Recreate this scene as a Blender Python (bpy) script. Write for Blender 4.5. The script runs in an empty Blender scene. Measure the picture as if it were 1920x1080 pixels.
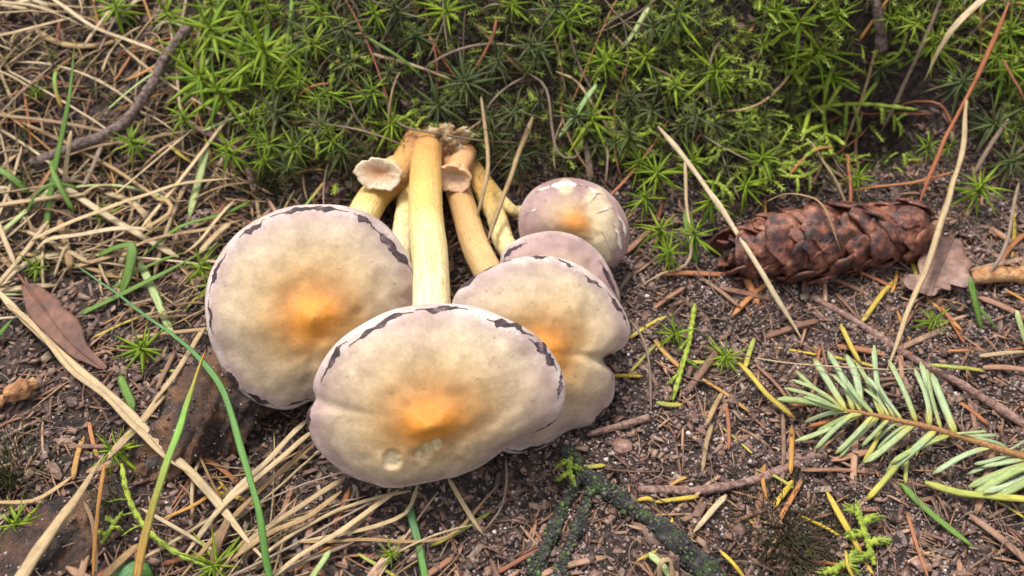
import bpy, math, random
import numpy as np
from mathutils import Vector, Matrix

# ------------------------------------------------------------------ camera, sky, sun, exposure
scene = bpy.context.scene
COL = scene.collection
S = 0.01                      # everything below is written in centimetres
PITCH = math.radians(50.0)    # camera looks down this much
DIST = 23.0
LENS = 35.0
CAM = np.array([0.0, -DIST * math.cos(PITCH), DIST * math.sin(PITCH)])
cd = bpy.data.cameras.new('camera')
cam = bpy.data.objects.new('camera', cd)
COL.objects.link(cam)
cam.location = CAM * S
cam.rotation_euler = (math.radians(90) - PITCH, 0, 0)
cd.lens = LENS
cd.sensor_width = 36
cd.clip_start = 0.005
cd.clip_end = 100
cd.dof.use_dof = True
cd.dof.focus_distance = 0.196
cd.dof.aperture_fstop = 20.0
scene.camera = cam

w = bpy.data.worlds.new('World')
scene.world = w
w.use_nodes = True
SUN_EL, SUN_AZ = math.radians(68), math.radians(-40)     # azimuth from +Y, clockwise
nt = w.node_tree
nt.nodes.clear()
sky = nt.nodes.new('ShaderNodeTexSky')
sky.sky_type = 'NISHITA'
sky.sun_disc = False
sky.sun_elevation = SUN_EL
sky.sun_rotation = SUN_AZ
sky.air_density = 1.0
sky.dust_density = 3.0
hs = nt.nodes.new('ShaderNodeHueSaturation')
hs.inputs['Saturation'].default_value = 0.15
bg = nt.nodes.new('ShaderNodeBackground')
bg.inputs['Strength'].default_value = 0.11
wo = nt.nodes.new('ShaderNodeOutputWorld')
nt.links.new(sky.outputs[0], hs.inputs['Color'])
nt.links.new(hs.outputs[0], bg.inputs['Color'])
nt.links.new(bg.outputs[0], wo.inputs['Surface'])

sl = bpy.data.lights.new('sun', 'SUN')
sl.energy = 1.5
sl.angle = math.radians(14)
sl.color = (1.0, 0.94, 0.84)
sun = bpy.data.objects.new('sun', sl)
COL.objects.link(sun)
sd = Vector((math.sin(SUN_AZ) * math.cos(SUN_EL), math.cos(SUN_AZ) * math.cos(SUN_EL), math.sin(SUN_EL)))
sun.rotation_euler = sd.to_track_quat('Z', 'Y').to_euler()
sun.location = sd * 2

scene.render.engine = 'CYCLES'
scene.view_settings.view_transform = 'Standard'
scene.view_settings.look = 'None'
scene.view_settings.exposure = 1.46
scene.view_settings.gamma = 1.0

# ------------------------------------------------------------------ helpers
rng = np.random.default_rng(7)
random.seed(7)
R = random.Random(11)
FPX = LENS / 36 * 1920
FWD = np.array([0, math.cos(PITCH), -math.sin(PITCH)])
UPV = np.array([0, math.sin(PITCH), math.cos(PITCH)])
RGT = np.array([1.0, 0, 0])

_tab = rng.random((4, 256, 256))
def vnoise(x, y, ch=0):
    x = np.asarray(x, float); y = np.asarray(y, float)
    xi = np.floor(x).astype(int); yi = np.floor(y).astype(int)
    fx = x - xi; fy = y - yi
    fx = fx * fx * (3 - 2 * fx); fy = fy * fy * (3 - 2 * fy)
    t = _tab[ch]
    a = t[xi & 255, yi & 255]; b = t[(xi + 1) & 255, yi & 255]
    c = t[xi & 255, (yi + 1) & 255]; d = t[(xi + 1) & 255, (yi + 1) & 255]
    return (a * (1 - fx) + b * fx) * (1 - fy) + (c * (1 - fx) + d * fx) * fy - 0.5
def fbm(x, y, ch=0, o=3):
    s = 0; a = 1.0
    for i in range(o):
        s = s + a * vnoise(x * 2 ** i + 17.3 * i, y * 2 ** i + 5.1 * i, ch); a *= 0.5
    return s
def sstep(a, b, x):
    t = np.clip((np.asarray(x, float) - a) / (b - a), 0, 1)
    return t * t * (3 - 2 * t)

def foot(x):                                   # where the bank starts to rise
    return 2.5 + 0.35 * np.sin(np.asarray(x) * 0.55 + 0.6) + 0.7 * sstep(4, 9, x) - 0.4 * sstep(-5, -9, x)
def h(x, y):
    x = np.asarray(x, float); y = np.asarray(y, float)
    s = y - foot(x)
    sp = np.where(s > 8, s, np.log1p(np.exp(np.clip(s, -20, 8) / 0.45)) * 0.45)
    slope = 0.42 + 0.55 * sstep(-7.5, -3.5, x)
    b = 9 * np.tanh(sp * slope / 9)
    z = b + 0.35 * fbm(x / 3.1, y / 3.1, 0, 2) + 0.16 * fbm(x / 0.9, y / 0.9, 1, 2)
    z = z - 2.3 * np.exp(-(((x - 8.4) / 2.0) ** 4 + ((y - 4.7) / .95) ** 4))        # hollow behind the cone
    z = z + 0.35 * np.exp(-(((x - 4.3) / 1.6) ** 2 + ((y - 0.3) / 1.0) ** 2))       # little mound before it
    z = z - 0.45 * np.exp(-(((x + 4.6) / 1.3) ** 2 + ((y + 3.6) / 1.2) ** 2))       # hollow at the root
    far = sstep(30, 200, np.hypot(x, y))
    return z + far * 6 * fbm(x / 60, y / 60, 2, 2)
def hn(x, y, e=0.15):
    n = np.array([h(x - e, y) - h(x + e, y), h(x, y - e) - h(x, y + e), 2 * e])
    return n / np.linalg.norm(n)

def ray(px, py):
    d = FWD + RGT * ((px - 960) / FPX) + UPV * ((540 - py) / FPX)
    return d / np.linalg.norm(d)
_ts = np.linspace(10, 45, 900)
def P(px, py, lift=0.0):
    d = ray(px, py)
    q = CAM[None] + d[None] * _ts[:, None]
    g = q[:, 2] - h(q[:, 0], q[:, 1]) - lift
    i = int(np.argmax(g < 0))
    if g[i] >= 0: i = len(_ts) - 1
    i = max(i, 1)
    f = g[i - 1] / (g[i - 1] - g[i] + 1e-9)
    return q[i - 1] + (q[i] - q[i - 1]) * f
def Pz(px, py, z):
    d = ray(px, py)
    return CAM + d * ((z - CAM[2]) / d[2])
def to_px(p):
    v = np.asarray(p) - CAM
    dz = v @ FWD
    return 960 + FPX * (v @ RGT) / dz, 540 - FPX * (v @ UPV) / dz
def hit_plane(px, py, o, n):
    d = ray(px, py)
    return CAM + d * (((o - CAM) @ n) / (d @ n))
def nz(v):
    v = np.asarray(v, float)
    return v / (np.linalg.norm(v) + 1e-12)
PXCM = 22.0 / FPX

def catmull(pts, n):
    p = np.asarray(pts, float)
    if len(p) == 2:
        t = np.linspace(0, 1, n)[:, None]
        return p[0] * (1 - t) + p[1] * t
    e = np.vstack([2 * p[0] - p[1], p, 2 * p[-1] - p[-2]])
    seg = np.r_[0, np.cumsum(np.linalg.norm(np.diff(p, axis=0), axis=1))]
    u = np.linspace(0, seg[-1], n)
    k = np.clip(np.searchsorted(seg, u, side='right') - 1, 0, len(p) - 2)
    t = ((u - seg[k]) / (seg[k + 1] - seg[k] + 1e-9))[:, None]
    a, b, c, d = e[k], e[k + 1], e[k + 2], e[k + 3]
    return 0.5 * ((2 * b) + (c - a) * t + (2 * a - 5 * b + 4 * c - d) * t ** 2 + (3 * b - a - 3 * c + d) * t ** 3)

def raw_mesh(name, V, Q, attrs=None, smooth=True):
    V = np.asarray(V, np.float32) * S
    Q = np.asarray(Q, np.int32)
    me = bpy.data.meshes.new(name)
    k = Q.shape[1]
    me.vertices.add(len(V)); me.vertices.foreach_set('co', V.ravel())
    me.loops.add(Q.size); me.loops.foreach_set('vertex_index', Q.ravel())
    me.polygons.add(len(Q))
    me.polygons.foreach_set('loop_start', np.arange(0, Q.size, k, dtype=np.int32))
    try:
        me.polygons.foreach_set('loop_total', np.full(len(Q), k, np.int32))
    except Exception:
        pass
    me.polygons.foreach_set('use_smooth', np.full(len(Q), smooth, bool))
    me.update(calc_edges=True)
    for kk, a in (attrs or {}).items():
        a = np.asarray(a, np.float32)
        at = me.attributes.new(kk, 'FLOAT' if a.ndim == 1 else 'FLOAT_VECTOR', 'POINT')
        at.data.foreach_set('value' if a.ndim == 1 else 'vector', a.ravel())
    return me
def add(name, me, mat=None, parent=None, loc=None):
    o = bpy.data.objects.new(name, me)
    COL.objects.link(o)
    if mat is not None and me is not None and len(me.materials) == 0: me.materials.append(mat)
    if parent is not None: o.parent = parent
    if loc is not None: o.location = np.asarray(loc) * S
    return o
def tag(o, label=None, cat=None, group=None, kind=None):
    if label: o['label'] = label
    if cat: o['category'] = cat
    if group: o['group'] = group
    if kind: o['kind'] = kind
    return o
def thing(name, loc, label, cat, group=None):
    return tag(add(name, None, loc=loc), label, cat, group)
def solid(name, V, Q, mat, parent=None, base=None, attrs=None, smooth=True):
    """mesh given in world cm; its origin goes to base (top level) or the parent's base"""
    b = np.asarray(base, float) if base is not None else np.zeros(3)
    if parent is not None:
        b = np.zeros(3); q = parent
        while q is not None: b = b + np.array(q.location) / S; q = q.parent
    me = raw_mesh(name, np.asarray(V) - b, Q, attrs, smooth)
    return add(name, me, mat, parent, None if parent is not None else b)

def tube(path, wid, thk, k=6, up=(0, 0, 1), twist=0.0, v=0.5, closed_ends=True):
    """closed flattened tube; returns V, Q, attrs"""
    p = np.asarray(path, float); n = len(p)
    wid = np.broadcast_to(np.asarray(wid, float), n).copy(); thk = np.broadcast_to(np.asarray(thk, float), n).copy()
    t = np.gradient(p, axis=0); t /= np.linalg.norm(t, axis=1, keepdims=True) + 1e-12
    tt = np.linspace(0, 1, n)
    if closed_ends:
        p = np.vstack([p[:1], p, p[-1:]]); t = np.vstack([t[:1], t, t[-1:]])
        wid = np.r_[wid[0] * 0.02, wid, wid[-1] * 0.02]; thk = np.r_[thk[0] * 0.02, thk, thk[-1] * 0.02]
        tt = np.r_[0, tt, 1]; n += 2
    u = np.asarray(up, float)
    side = np.cross(t, np.broadcast_to(u, t.shape))
    ln = np.linalg.norm(side, axis=1, keepdims=True)
    side = np.where(ln < 1e-3, np.array([1.0, 0, 0]), side / (ln + 1e-12))
    nr = np.cross(side, t)
    if twist:
        a = (tt * twist)[:, None]
        side, nr = side * np.cos(a) + nr * np.sin(a), nr * np.cos(a) - side * np.sin(a)
    a = np.arange(k) / k * 2 * np.pi
    V = (p[:, None] + side[:, None] * (np.cos(a)[None, :, None] * wid[:, None, None] / 2)
         + nr[:, None] * (np.sin(a)[None, :, None] * thk[:, None, None] / 2)).reshape(-1, 3)
    i = np.arange(n - 1)[:, None] * k; j = np.arange(k)[None]; j2 = (j + 1) % k
    Q = np.stack([i + j, i + j2, i + k + j2, i + k + j], -1).reshape(-1, 4)
    return V, Q, {'t': np.repeat(tt, k), 'v': np.full(n * k, v), 'u': np.tile(np.arange(k) / k, n)}
def join(parts):
    V = []; Q = []; A = {}; o = 0
    for v, q, a in parts:
        V.append(v); Q.append(np.asarray(q) + o); o += len(v)
        for kk, aa in a.items(): A.setdefault(kk, []).append(aa)
    return np.vstack(V), np.vstack(Q), {kk: np.concatenate(aa) for kk, aa in A.items()}

# ------------------------------------------------------------------ materials
def newmat(name):
    m = bpy.data.materials.new(name); m.use_nodes = True
    n = m.node_tree
    for x in list(n.nodes): n.nodes.remove(x)
    out = n.nodes.new('ShaderNodeOutputMaterial')
    b = n.nodes.new('ShaderNodeBsdfPrincipled')
    n.links.new(b.outputs[0], out.inputs['Surface'])
    return m, n, b, out
def nd(n, typ, **kw):
    x = n.nodes.new(typ)
    for k, v in kw.items():
        if k.startswith('_'): setattr(x, k[1:], v)
        else: x.inputs[k.replace('__', ' ')].default_value = v
    return x
def ramp(n, fac, stops, interp='LINEAR'):
    r = n.nodes.new('ShaderNodeValToRGB'); r.color_ramp.interpolation = interp
    e = r.color_ramp.elements
    while len(e) < len(stops): e.new(0.5)
    for el, (p, c) in zip(e, stops):
        el.position = p; el.color = (*c, 1) if len(c) == 3 else c
    n.links.new(fac, r.inputs[0])
    return r.outputs[0]
def mix(n, fac, a, b, mode='MIX'):
    m = n.nodes.new('ShaderNodeMix'); m.data_type = 'RGBA'; m.blend_type = mode
    for s, val in ((0, fac), (6, a), (7, b)):
        if hasattr(val, 'links'): n.links.new(val, m.inputs[s])
        elif s == 0: m.inputs[0].default_value = val
        else: m.inputs[s].default_value = (*val, 1)
    return m.outputs[2]
def math_(n, op, a, b=0.0, clamp=False):
    m = n.nodes.new('ShaderNodeMath'); m.operation = op; m.use_clamp = clamp
    for s, val in ((0, a), (1, b)):
        if hasattr(val, 'links'): n.links.new(val, m.inputs[s])
        else: m.inputs[s].default_value = val
    return m.outputs[0]
def attr(n, name, vec=False):
    a = n.nodes.new('ShaderNodeAttribute'); a.attribute_name = name
    return a.outputs['Vector' if vec else 'Fac']
def noise(n, vec, scale, detail=4, rough=0.6, out=0):
    t = nd(n, 'ShaderNodeTexNoise', Scale=scale, Detail=detail, Roughness=rough)
    if vec is not None: n.links.new(vec, t.inputs['Vector'])
    return t.outputs[out]
def bump(n, b, height, strength, dist):
    x = nd(n, 'ShaderNodeBump', Strength=strength, Distance=dist)
    n.links.new(height, x.inputs['Height']); n.links.new(x.outputs[0], b.inputs['Normal'])
def objpos(n):
    return n.nodes.new('ShaderNodeTexCoord').outputs['Object']
def geopos(n):
    return n.nodes.new('ShaderNodeNewGeometry').outputs['Position']

def plant_mat(name, stops, tip=None, tip_at=(0.7, 1.0), base=None, rough=0.5, trans=0.25, mottle=0.35, mscale=500, dark=(0.05, 0.03, 0.02), spec=0.4, streak=2.5):
    m, n, b, out = newmat(name)
    oi = n.nodes.new('ShaderNodeObjectInfo')
    r = math_(n, 'FRACT', math_(n, 'ADD', oi.outputs['Random'], attr(n, 'v')))
    c = ramp(n, r, stops)
    t = attr(n, 't')
    if tip:
        mr = nd(n, 'ShaderNodeMapRange'); mr.inputs[1].default_value = tip_at[0]; mr.inputs[2].default_value = tip_at[1]
        n.links.new(t, mr.inputs[0]); c = mix(n, mr.outputs[0], c, tip)
    if base:
        mr = nd(n, 'ShaderNodeMapRange'); mr.inputs[1].default_value = 0.35; mr.inputs[2].default_value = 0.0
        n.links.new(t, mr.inputs[0]); c = mix(n, mr.outputs[0], c, base)
    g = geopos(n)
    cx = n.nodes.new('ShaderNodeCombineXYZ')
    ua = math_(n, 'MULTIPLY', attr(n, 'u'), 6.28318)
    n.links.new(math_(n, 'MULTIPLY', math_(n, 'COSINE', ua), 1.6), cx.inputs[0]); n.links.new(math_(n, 'MULTIPLY', math_(n, 'SINE', ua), 1.6), cx.inputs[1])
    n.links.new(math_(n, 'ADD', math_(n, 'MULTIPLY', t, streak), math_(n, 'MULTIPLY', r, 37.0)), cx.inputs[2])
    st = noise(n, cx.outputs[0], 3.0, 5, .65)
    hv = nd(n, 'ShaderNodeHueSaturation'); n.links.new(c, hv.inputs['Color'])
    n.links.new(math_(n, 'ADD', math_(n, 'MULTIPLY', st, 1.9), .08), hv.inputs['Value'])
    c = hv.outputs[0]
    ns = noise(n, g, mscale, 5, 0.65)
    f = math_(n, 'MULTIPLY', math_(n, 'SUBTRACT', ns, 0.48, True), mottle * 5, True)
    c = mix(n, f, c, dark)
    n.links.new(c, b.inputs['Base Color'])
    b.inputs['Roughness'].default_value = rough
    b.inputs['Specular IOR Level'].default_value = spec
    bump(n, b, math_(n, 'ADD', noise(n, g, mscale * 4, 3), math_(n, 'MULTIPLY', st, 2.0)), 0.5, 0.0003)
    if trans > 0:
        tr = n.nodes.new('ShaderNodeBsdfTranslucent'); n.links.new(c, tr.inputs[0])
        mx = nd(n, 'ShaderNodeMixShader', Fac=trans)
        n.links.new(b.outputs[0], mx.inputs[1]); n.links.new(tr.outputs[0], mx.inputs[2])
        n.links.new(mx.outputs[0], out.inputs['Surface'])
    return m

M = {}
M['straw'] = plant_mat('straw', [(0, (.25, .145, .06)), (.25, (.40, .27, .13)), (.5, (.16, .09, .045)), (.75, (.44, .32, .18)), (1, (.27, .15, .06))], rough=.5, trans=.12, mottle=.3)
M['straw_pale'] = plant_mat('straw_pale', [(0, (.48, .36, .205)), (.5, (.40, .285, .155)), (1, (.53, .42, .27))], rough=.5, trans=.12, mottle=.25)
M['straw_grey'] = plant_mat('straw_grey', [(0, (.24, .17, .12)), (.5, (.14, .09, .065)), (1, (.30, .225, .165))], rough=.55, trans=.05, mottle=.35)
M['rust'] = plant_mat('rust', [(0, (.36, .12, .045)), (.4, (.26, .09, .045)), (.7, (.42, .17, .06)), (1, (.22, .085, .05))], rough=.42, trans=.08, mottle=.3)
M['brown_needle'] = plant_mat('brown_needle', [(0, (.36, .185, .105)), (.2, (.17, .085, .058)), (.4, (.46, .28, .18)), (.6, (.26, .12, .07)), (.8, (.13, .07, .052)), (1, (.38, .22, .13))], rough=.5, trans=.05, mottle=.45, mscale=400)
M['orange_needle'] = plant_mat('orange_needle', [(0, (.46, .23, .05)), (.5, (.38, .17, .04)), (1, (.44, .26, .08))], rough=.42, trans=.12, mottle=.2)
M['yellow_needle'] = plant_mat('yellow_needle', [(0, (.52, .36, .04)), (.5, (.46, .36, .06)), (1, (.44, .31, .05))], rough=.38, trans=.15, mottle=.15, tip=(.45, .25, .05), tip_at=(.85, 1.05))
M['lime_needle'] = plant_mat('lime_needle', [(0, (.29, .32, .06)), (.5, (.36, .36, .09)), (1, (.26, .27, .06))], rough=.4, trans=.15, mottle=.15, tip=(.55, .42, .05), tip_at=(.5, 1.1))
M['fir_needle'] = plant_mat('fir_needle', [(0, (.27, .36, .17)), (.35, (.35, .43, .25)), (.7, (.27, .34, .12)), (1, (.33, .40, .19))], base=(.40, .35, .05), tip=(.32, .34, .12), tip_at=(.85, 1.1), rough=.42, trans=.12, mottle=.18)
M['grass'] = plant_mat('grass', [(0, (.11, .21, .035)), (.5, (.15, .25, .04)), (1, (.085, .17, .035))], rough=.42, trans=.25, mottle=.12)
M['grass_blue'] = plant_mat('grass_blue', [(0, (.095, .20, .085)), (1, (.11, .23, .085))], tip=(.11, .24, .045), tip_at=(.3, .9), rough=.42, trans=.2, mottle=.1)
M['grass_pale'] = plant_mat('grass_pale', [(0, (.34, .42, .16)), (.5, (.42, .46, .20)), (1, (.28, .40, .16))], rough=.45, trans=.2, mottle=.2)
M['grass_turning'] = plant_mat('grass_turning', [(0, (.20, .36, .06)), (1, (.20, .36, .06))], base=(.48, .24, .06), tip=(.46, .27, .07), tip_at=(.5, .9), rough=.45, trans=.2, mottle=.2)
M['moss'] = plant_mat('moss', [(0, (.20, .31, .016)), (.25, (.36, .49, .028)), (.45, (.12, .22, .016)), (.7, (.40, .50, .04)), (.85, (.15, .27, .018)), (1, (.27, .41, .022))], tip=(.28, .27, .05), tip_at=(.75, 1.1), base=(.26, .36, .03), rough=.42, trans=.45, mottle=.1)
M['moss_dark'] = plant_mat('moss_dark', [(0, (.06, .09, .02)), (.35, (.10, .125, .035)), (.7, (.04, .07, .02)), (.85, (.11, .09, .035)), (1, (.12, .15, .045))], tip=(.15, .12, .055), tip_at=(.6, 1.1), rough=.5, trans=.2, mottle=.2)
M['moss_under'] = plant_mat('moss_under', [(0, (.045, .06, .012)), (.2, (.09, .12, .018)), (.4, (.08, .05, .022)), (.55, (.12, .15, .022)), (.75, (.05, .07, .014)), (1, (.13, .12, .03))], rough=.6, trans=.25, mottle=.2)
M['moss_feather'] = plant_mat('moss_feather', [(0, (.26, .34, .035)), (.5, (.35, .42, .05)), (1, (.15, .23, .028))], tip=(.36, .44, .09), rough=.55, trans=.2, mottle=.25, mscale=900)
M['moss_brown'] = plant_mat('moss_brown', [(0, (.035, .022, .014)), (.35, (.07, .04, .022)), (.6, (.05, .06, .015)), (.8, (.03, .02, .014)), (1, (.12, .13, .03))], rough=.6, trans=.1, mottle=.2)
M['moss_stem'] = plant_mat('moss_stem', [(0, (.13, .07, .03)), (1, (.17, .11, .04))], tip=(.16, .24, .04), tip_at=(.5, 1), rough=.6, trans=0, mottle=.3)

def bark_mat(name, stops, moss=None, scale=300, rough=.75, bstr=.8, bd=.0015):
    m, n, b, out = newmat(name)
    g = geopos(n)
    a = noise(n, g, scale, 6, .65)
    c = ramp(n, a, [(.5 + (p_ - .5) * .62, c_) for p_, c_ in stops])
    if moss:
        f = math_(n, 'MULTIPLY', math_(n, 'SUBTRACT', noise(n, g, scale * .55, 5, .7), 1 - moss[0], True), 9, True)
        c = mix(n, f, c, moss[1])
    n.links.new(c, b.inputs['Base Color'])
    b.inputs['Roughness'].default_value = rough
    bump(n, b, noise(n, g, scale * 3, 8, .7), bstr, bd)
    return m
M['twig'] = bark_mat('twig_bark', [(.3, (.05, .03, .024)), (.45, (.14, .09, .075)), (.6, (.25, .18, .155)), (.75, (.10, .06, .05))], scale=700)
M['twig_dark'] = bark_mat('twig_dark', [(.3, (.008, .007, .007)), (.5, (.026, .024, .022)), (.7, (.075, .068, .06))], moss=(.46, (.05, .10, .012)), scale=420)
M['twig_pink'] = bark_mat('twig_pink', [(.3, (.16, .07, .055)), (.5, (.30, .17, .14)), (.7, (.40, .27, .22))], scale=900)
M['fir_stem'] = bark_mat('fir_stem', [(.3, (.28, .12, .05)), (.5, (.42, .22, .08)), (.7, (.34, .14, .06))], scale=700)
M['root'] = bark_mat('root_bark', [(.28, (.025, .016, .014)), (.42, (.075, .045, .036)), (.54, (.13, .065, .036)), (.66, (.22, .105, .05)), (.8, (.11, .085, .075))], moss=(.44, (.035, .03, .018)), scale=120, rough=.55, bstr=1.0, bd=.003)
M['wood'] = bark_mat('wood_chip', [(.3, (.25, .10, .04)), (.5, (.48, .24, .10)), (.7, (.56, .33, .16))], scale=400, rough=.6)
M['leaf_red'] = bark_mat('leaf_red', [(.3, (.055, .018, .011)), (.5, (.10, .034, .019)), (.7, (.15, .058, .033))], scale=180, rough=.65, bstr=.4, bd=.0006)
M['leaf_oak'] = bark_mat('leaf_oak', [(.3, (.075, .033, .024)), (.5, (.14, .066, .047)), (.7, (.24, .135, .10))], scale=200, rough=.45, bstr=.35, bd=.0006)
M['cone_scale'] = bark_mat('cone_scale', [(.28, (.016, .008, .008)), (.42, (.06, .020, .015)), (.56, (.15, .048, .028)), (.74, (.29, .13, .075))], scale=330, rough=.45, bstr=.5, bd=.0008)
M['cone_core'] = bark_mat('cone_core', [(.3, (.02, .01, .008)), (.7, (.06, .025, .015))], scale=300)

# soil
m, n, b, out = newmat('soil')
g = geopos(n)
big = noise(n, g, 45, 5, .6); fine = noise(n, g, 700, 8, .7)
c1 = ramp(n, fine, [(.34, (.007, .005, .004)), (.46, (.030, .020, .016)), (.57, (.085, .055, .045)), (.70, (.20, .14, .12))])
c2 = ramp(n, fine, [(.34, (.008, .005, .004)), (.48, (.040, .022, .017)), (.61, (.10, .055, .04)), (.76, (.21, .135, .105))])
c = mix(n, ramp(n, big, [(.4, (0, 0, 0)), (.6, (1, 1, 1))]), c1, c2)
n.links.new(c, b.inputs['Base Color'])
b.inputs['Roughness'].default_value = .8
bump(n, b, noise(n, g, 1100, 8, .75), 1.0, .0016)
M['soil'] = m
# grains
m, n, b, out = newmat('sand_grain')
c = ramp(n, attr(n, 'v'), [(0, (.05, .035, .03)), (.35, (.12, .08, .07)), (.6, (.22, .155, .14)), (.88, (.34, .265, .25)), (.99, (.55, .49, .47))])
n.links.new(c, b.inputs['Base Color']); b.inputs['Roughness'].default_value = .35
M['grain'] = m
m, n, b, out = newmat('humus_flake')
c = ramp(n, attr(n, 'v'), [(0, (.035, .02, .016)), (.3, (.10, .055, .04)), (.55, (.20, .10, .066)), (.75, (.32, .19, .13)), (.92, (.15, .10, .085)), (1, (.42, .30, .21))])
g = geopos(n)
c = mix(n, math_(n, 'MULTIPLY', noise(n, g, 900, 4), .8), c, (.06, .035, .028))
n.links.new(c, b.inputs['Base Color']); b.inputs['Roughness'].default_value = .6
bump(n, b, noise(n, g, 1800, 4), .6, .0005)
M['flake'] = m

m, n, b, out = newmat('bark_crumb')
c = ramp(n, attr(n, 'v'), [(0, (.012, .011, .010)), (.4, (.035, .032, .028)), (.7, (.085, .078, .066)), (.78, (.03, .05, .012)), (.95, (.07, .12, .018)), (1, (.14, .125, .105))])
n.links.new(c, b.inputs['Base Color']); b.inputs['Roughness'].default_value = .6
M['crumb'] = m
# mushroom materials
def cap_mat(name, stops, mauve, mauve_amt):
    m, n, b, out = newmat(name)
    r = attr(n, 'rad'); st = attr(n, 'fib', True); g = geopos(n)
    fib = noise(n, st, 14.0, 6, .75)
    wob = noise(n, g, 120, 4, .6)
    rr = math_(n, 'ADD', r, math_(n, 'MULTIPLY', math_(n, 'SUBTRACT', wob, .5), .14))
    rr = math_(n, 'ADD', rr, math_(n, 'MULTIPLY', math_(n, 'SUBTRACT', fib, .5), .10))
    c = ramp(n, rr, stops)
    mf = math_(n, 'MULTIPLY', ramp(n, noise(n, g, 70, 5, .6), [(.40, (0, 0, 0)), (.60, (1, 1, 1))]), math_(n, 'MULTIPLY', ramp(n, r, [(.45, (0, 0, 0)), (.92, (1, 1, 1))]), mauve_amt))
    c = mix(n, mf, c, mauve)
    c = mix(n, ramp(n, fib, [(.36, (.32, .32, .32)), (.52, (0, 0, 0))]), c, (.26, .14, .06))
    sp = ramp(n, noise(n, g, 700, 4, .6), [(.64, (0, 0, 0)), (.70, (1, 1, 1))])
    c = mix(n, math_(n, 'MULTIPLY', sp, .45), c, (.16, .09, .055))
    bl = ramp(n, noise(n, g, 260, 5, .7), [(.40, (.84, .82, .80)), (.60, (1.06, 1.05, 1.04))])
    c = mix(n, 1.0, c, bl, 'MULTIPLY')
    c = mix(n, attr(n, 'pale'), c, (.60, .50, .30))
    n.links.new(c, b.inputs['Base Color'])
    b.inputs['Roughness'].default_value = .48
    b.inputs['Specular IOR Level'].default_value = .4
    b.inputs['Subsurface Weight'].default_value = .18
    b.inputs['Subsurface Radius'].default_value = (1.0, .5, .25)
    b.inputs['Subsurface Scale'].default_value = .002
    hgt = math_(n, 'ADD', math_(n, 'MULTIPLY', noise(n, st, 26, 5, .7), .7), noise(n, g, 800, 4))
    bump(n, b, hgt, .4, .0005)
    return m
STOPS = [(0, (.66, .28, .035)), (.13, (.62, .235, .024)), (.22, (.48, .205, .04)), (.36, (.425, .24, .09)), (.54, (.445, .315, .17)), (.78, (.455, .365, .25)), (.90, (.40, .31, .27)), (.965, (.54, .46, .44))]
M['cap'] = cap_mat('cap_skin', STOPS, (.27, .175, .165), .6)
STOPS2 = [(0, (.62, .27, .05)), (.15, (.58, .26, .07)), (.28, (.47, .29, .15)), (.48, (.40, .28, .20)), (.7, (.33, .215, .20)), (.9, (.34, .23, .225)), (1.0, (.48, .39, .38))]
M['cap_mauve'] = cap_mat('cap_skin_mauve', STOPS2, (.21, .115, .12), .8)
M['veil_dark'] = bark_mat('veil_dark', [(.3, (.016, .007, .010)), (.5, (.036, .016, .021)), (.64, (.08, .042, .047)), (.78, (.22, .15, .145))], scale=420, rough=.6, bstr=.7, bd=.0006)
M['veil_pale'] = bark_mat('veil_pale', [(.3, (.44, .37, .31)), (.6, (.60, .54, .46))], scale=600, rough=.6, bstr=.5, bd=.0005)
M['gill'] = bark_mat('gill', [(.3, (.30, .27, .16)), (.7, (.42, .38, .22))], scale=300)

def stem_mat(name, stops):
    m, n, b, out = newmat(name)
    t = attr(n, 't'); g = geopos(n)
    f = noise(n, g, 130, 5, .65)
    rr = math_(n, 'ADD', t, math_(n, 'MULTIPLY', math_(n, 'SUBTRACT', f, .5), .35))
    c = ramp(n, rr, stops)
    sp = ramp(n, noise(n, g, 900, 5, .65), [(.53, (0, 0, 0)), (.66, (1, 1, 1))])
    c = mix(n, math_(n, 'MULTIPLY', sp, .6), c, (.46, .24, .06))
    sp = ramp(n, noise(n, g, 260, 4, .6), [(.50, (0, 0, 0)), (.68, (1, 1, 1))])
    c = mix(n, math_(n, 'MULTIPLY', sp, .35), c, (.50, .27, .09))
    cx = n.nodes.new('ShaderNodeCombineXYZ'); ua = math_(n, 'MULTIPLY', attr(n, 'u'), 6.28318)
    n.links.new(math_(n, 'MULTIPLY', math_(n, 'COSINE', ua), 2.5), cx.inputs[0]); n.links.new(math_(n, 'MULTIPLY', math_(n, 'SINE', ua), 2.5), cx.inputs[1]); n.links.new(math_(n, 'MULTIPLY', t, 3.0), cx.inputs[2])
    fb = noise(n, cx.outputs[0], 3.5, 6, .7)
    c = mix(n, ramp(n, fb, [(.40, (.42, .42, .42)), (.54, (0, 0, 0))]), c, (.48, .27, .09))
    n.links.new(c, b.inputs['Base Color'])
    b.inputs['Roughness'].default_value = .5
    b.inputs['Subsurface Weight'].default_value = .2
    b.inputs['Subsurface Radius'].default_value = (1, .6, .3)
    b.inputs['Subsurface Scale'].default_value = .002
    bump(n, b, math_(n, 'ADD', noise(n, g, 500, 6, .7), fb), .7, .0008)
    return m
M['stem'] = stem_mat('stem_flesh', [(0, (.34, .14, .05)), (.12, (.50, .25, .07)), (.3, (.66, .42, .11)), (.5, (.82, .66, .30)), (.85, (.86, .76, .48))])
M['stem_brown'] = stem_mat('stem_brown', [(0, (.40, .19, .08)), (.3, (.55, .32, .13)), (.6, (.62, .42, .19)), (1, (.58, .38, .30))])
M['stub'] = stem_mat('stub_flesh', [(0, (.55, .34, .13)), (.35, (.66, .46, .20)), (.6, (.74, .62, .42)), (.72, (.76, .66, .52)), (.86, (.70, .48, .34)), (1, (.55, .20, .10))])
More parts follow.
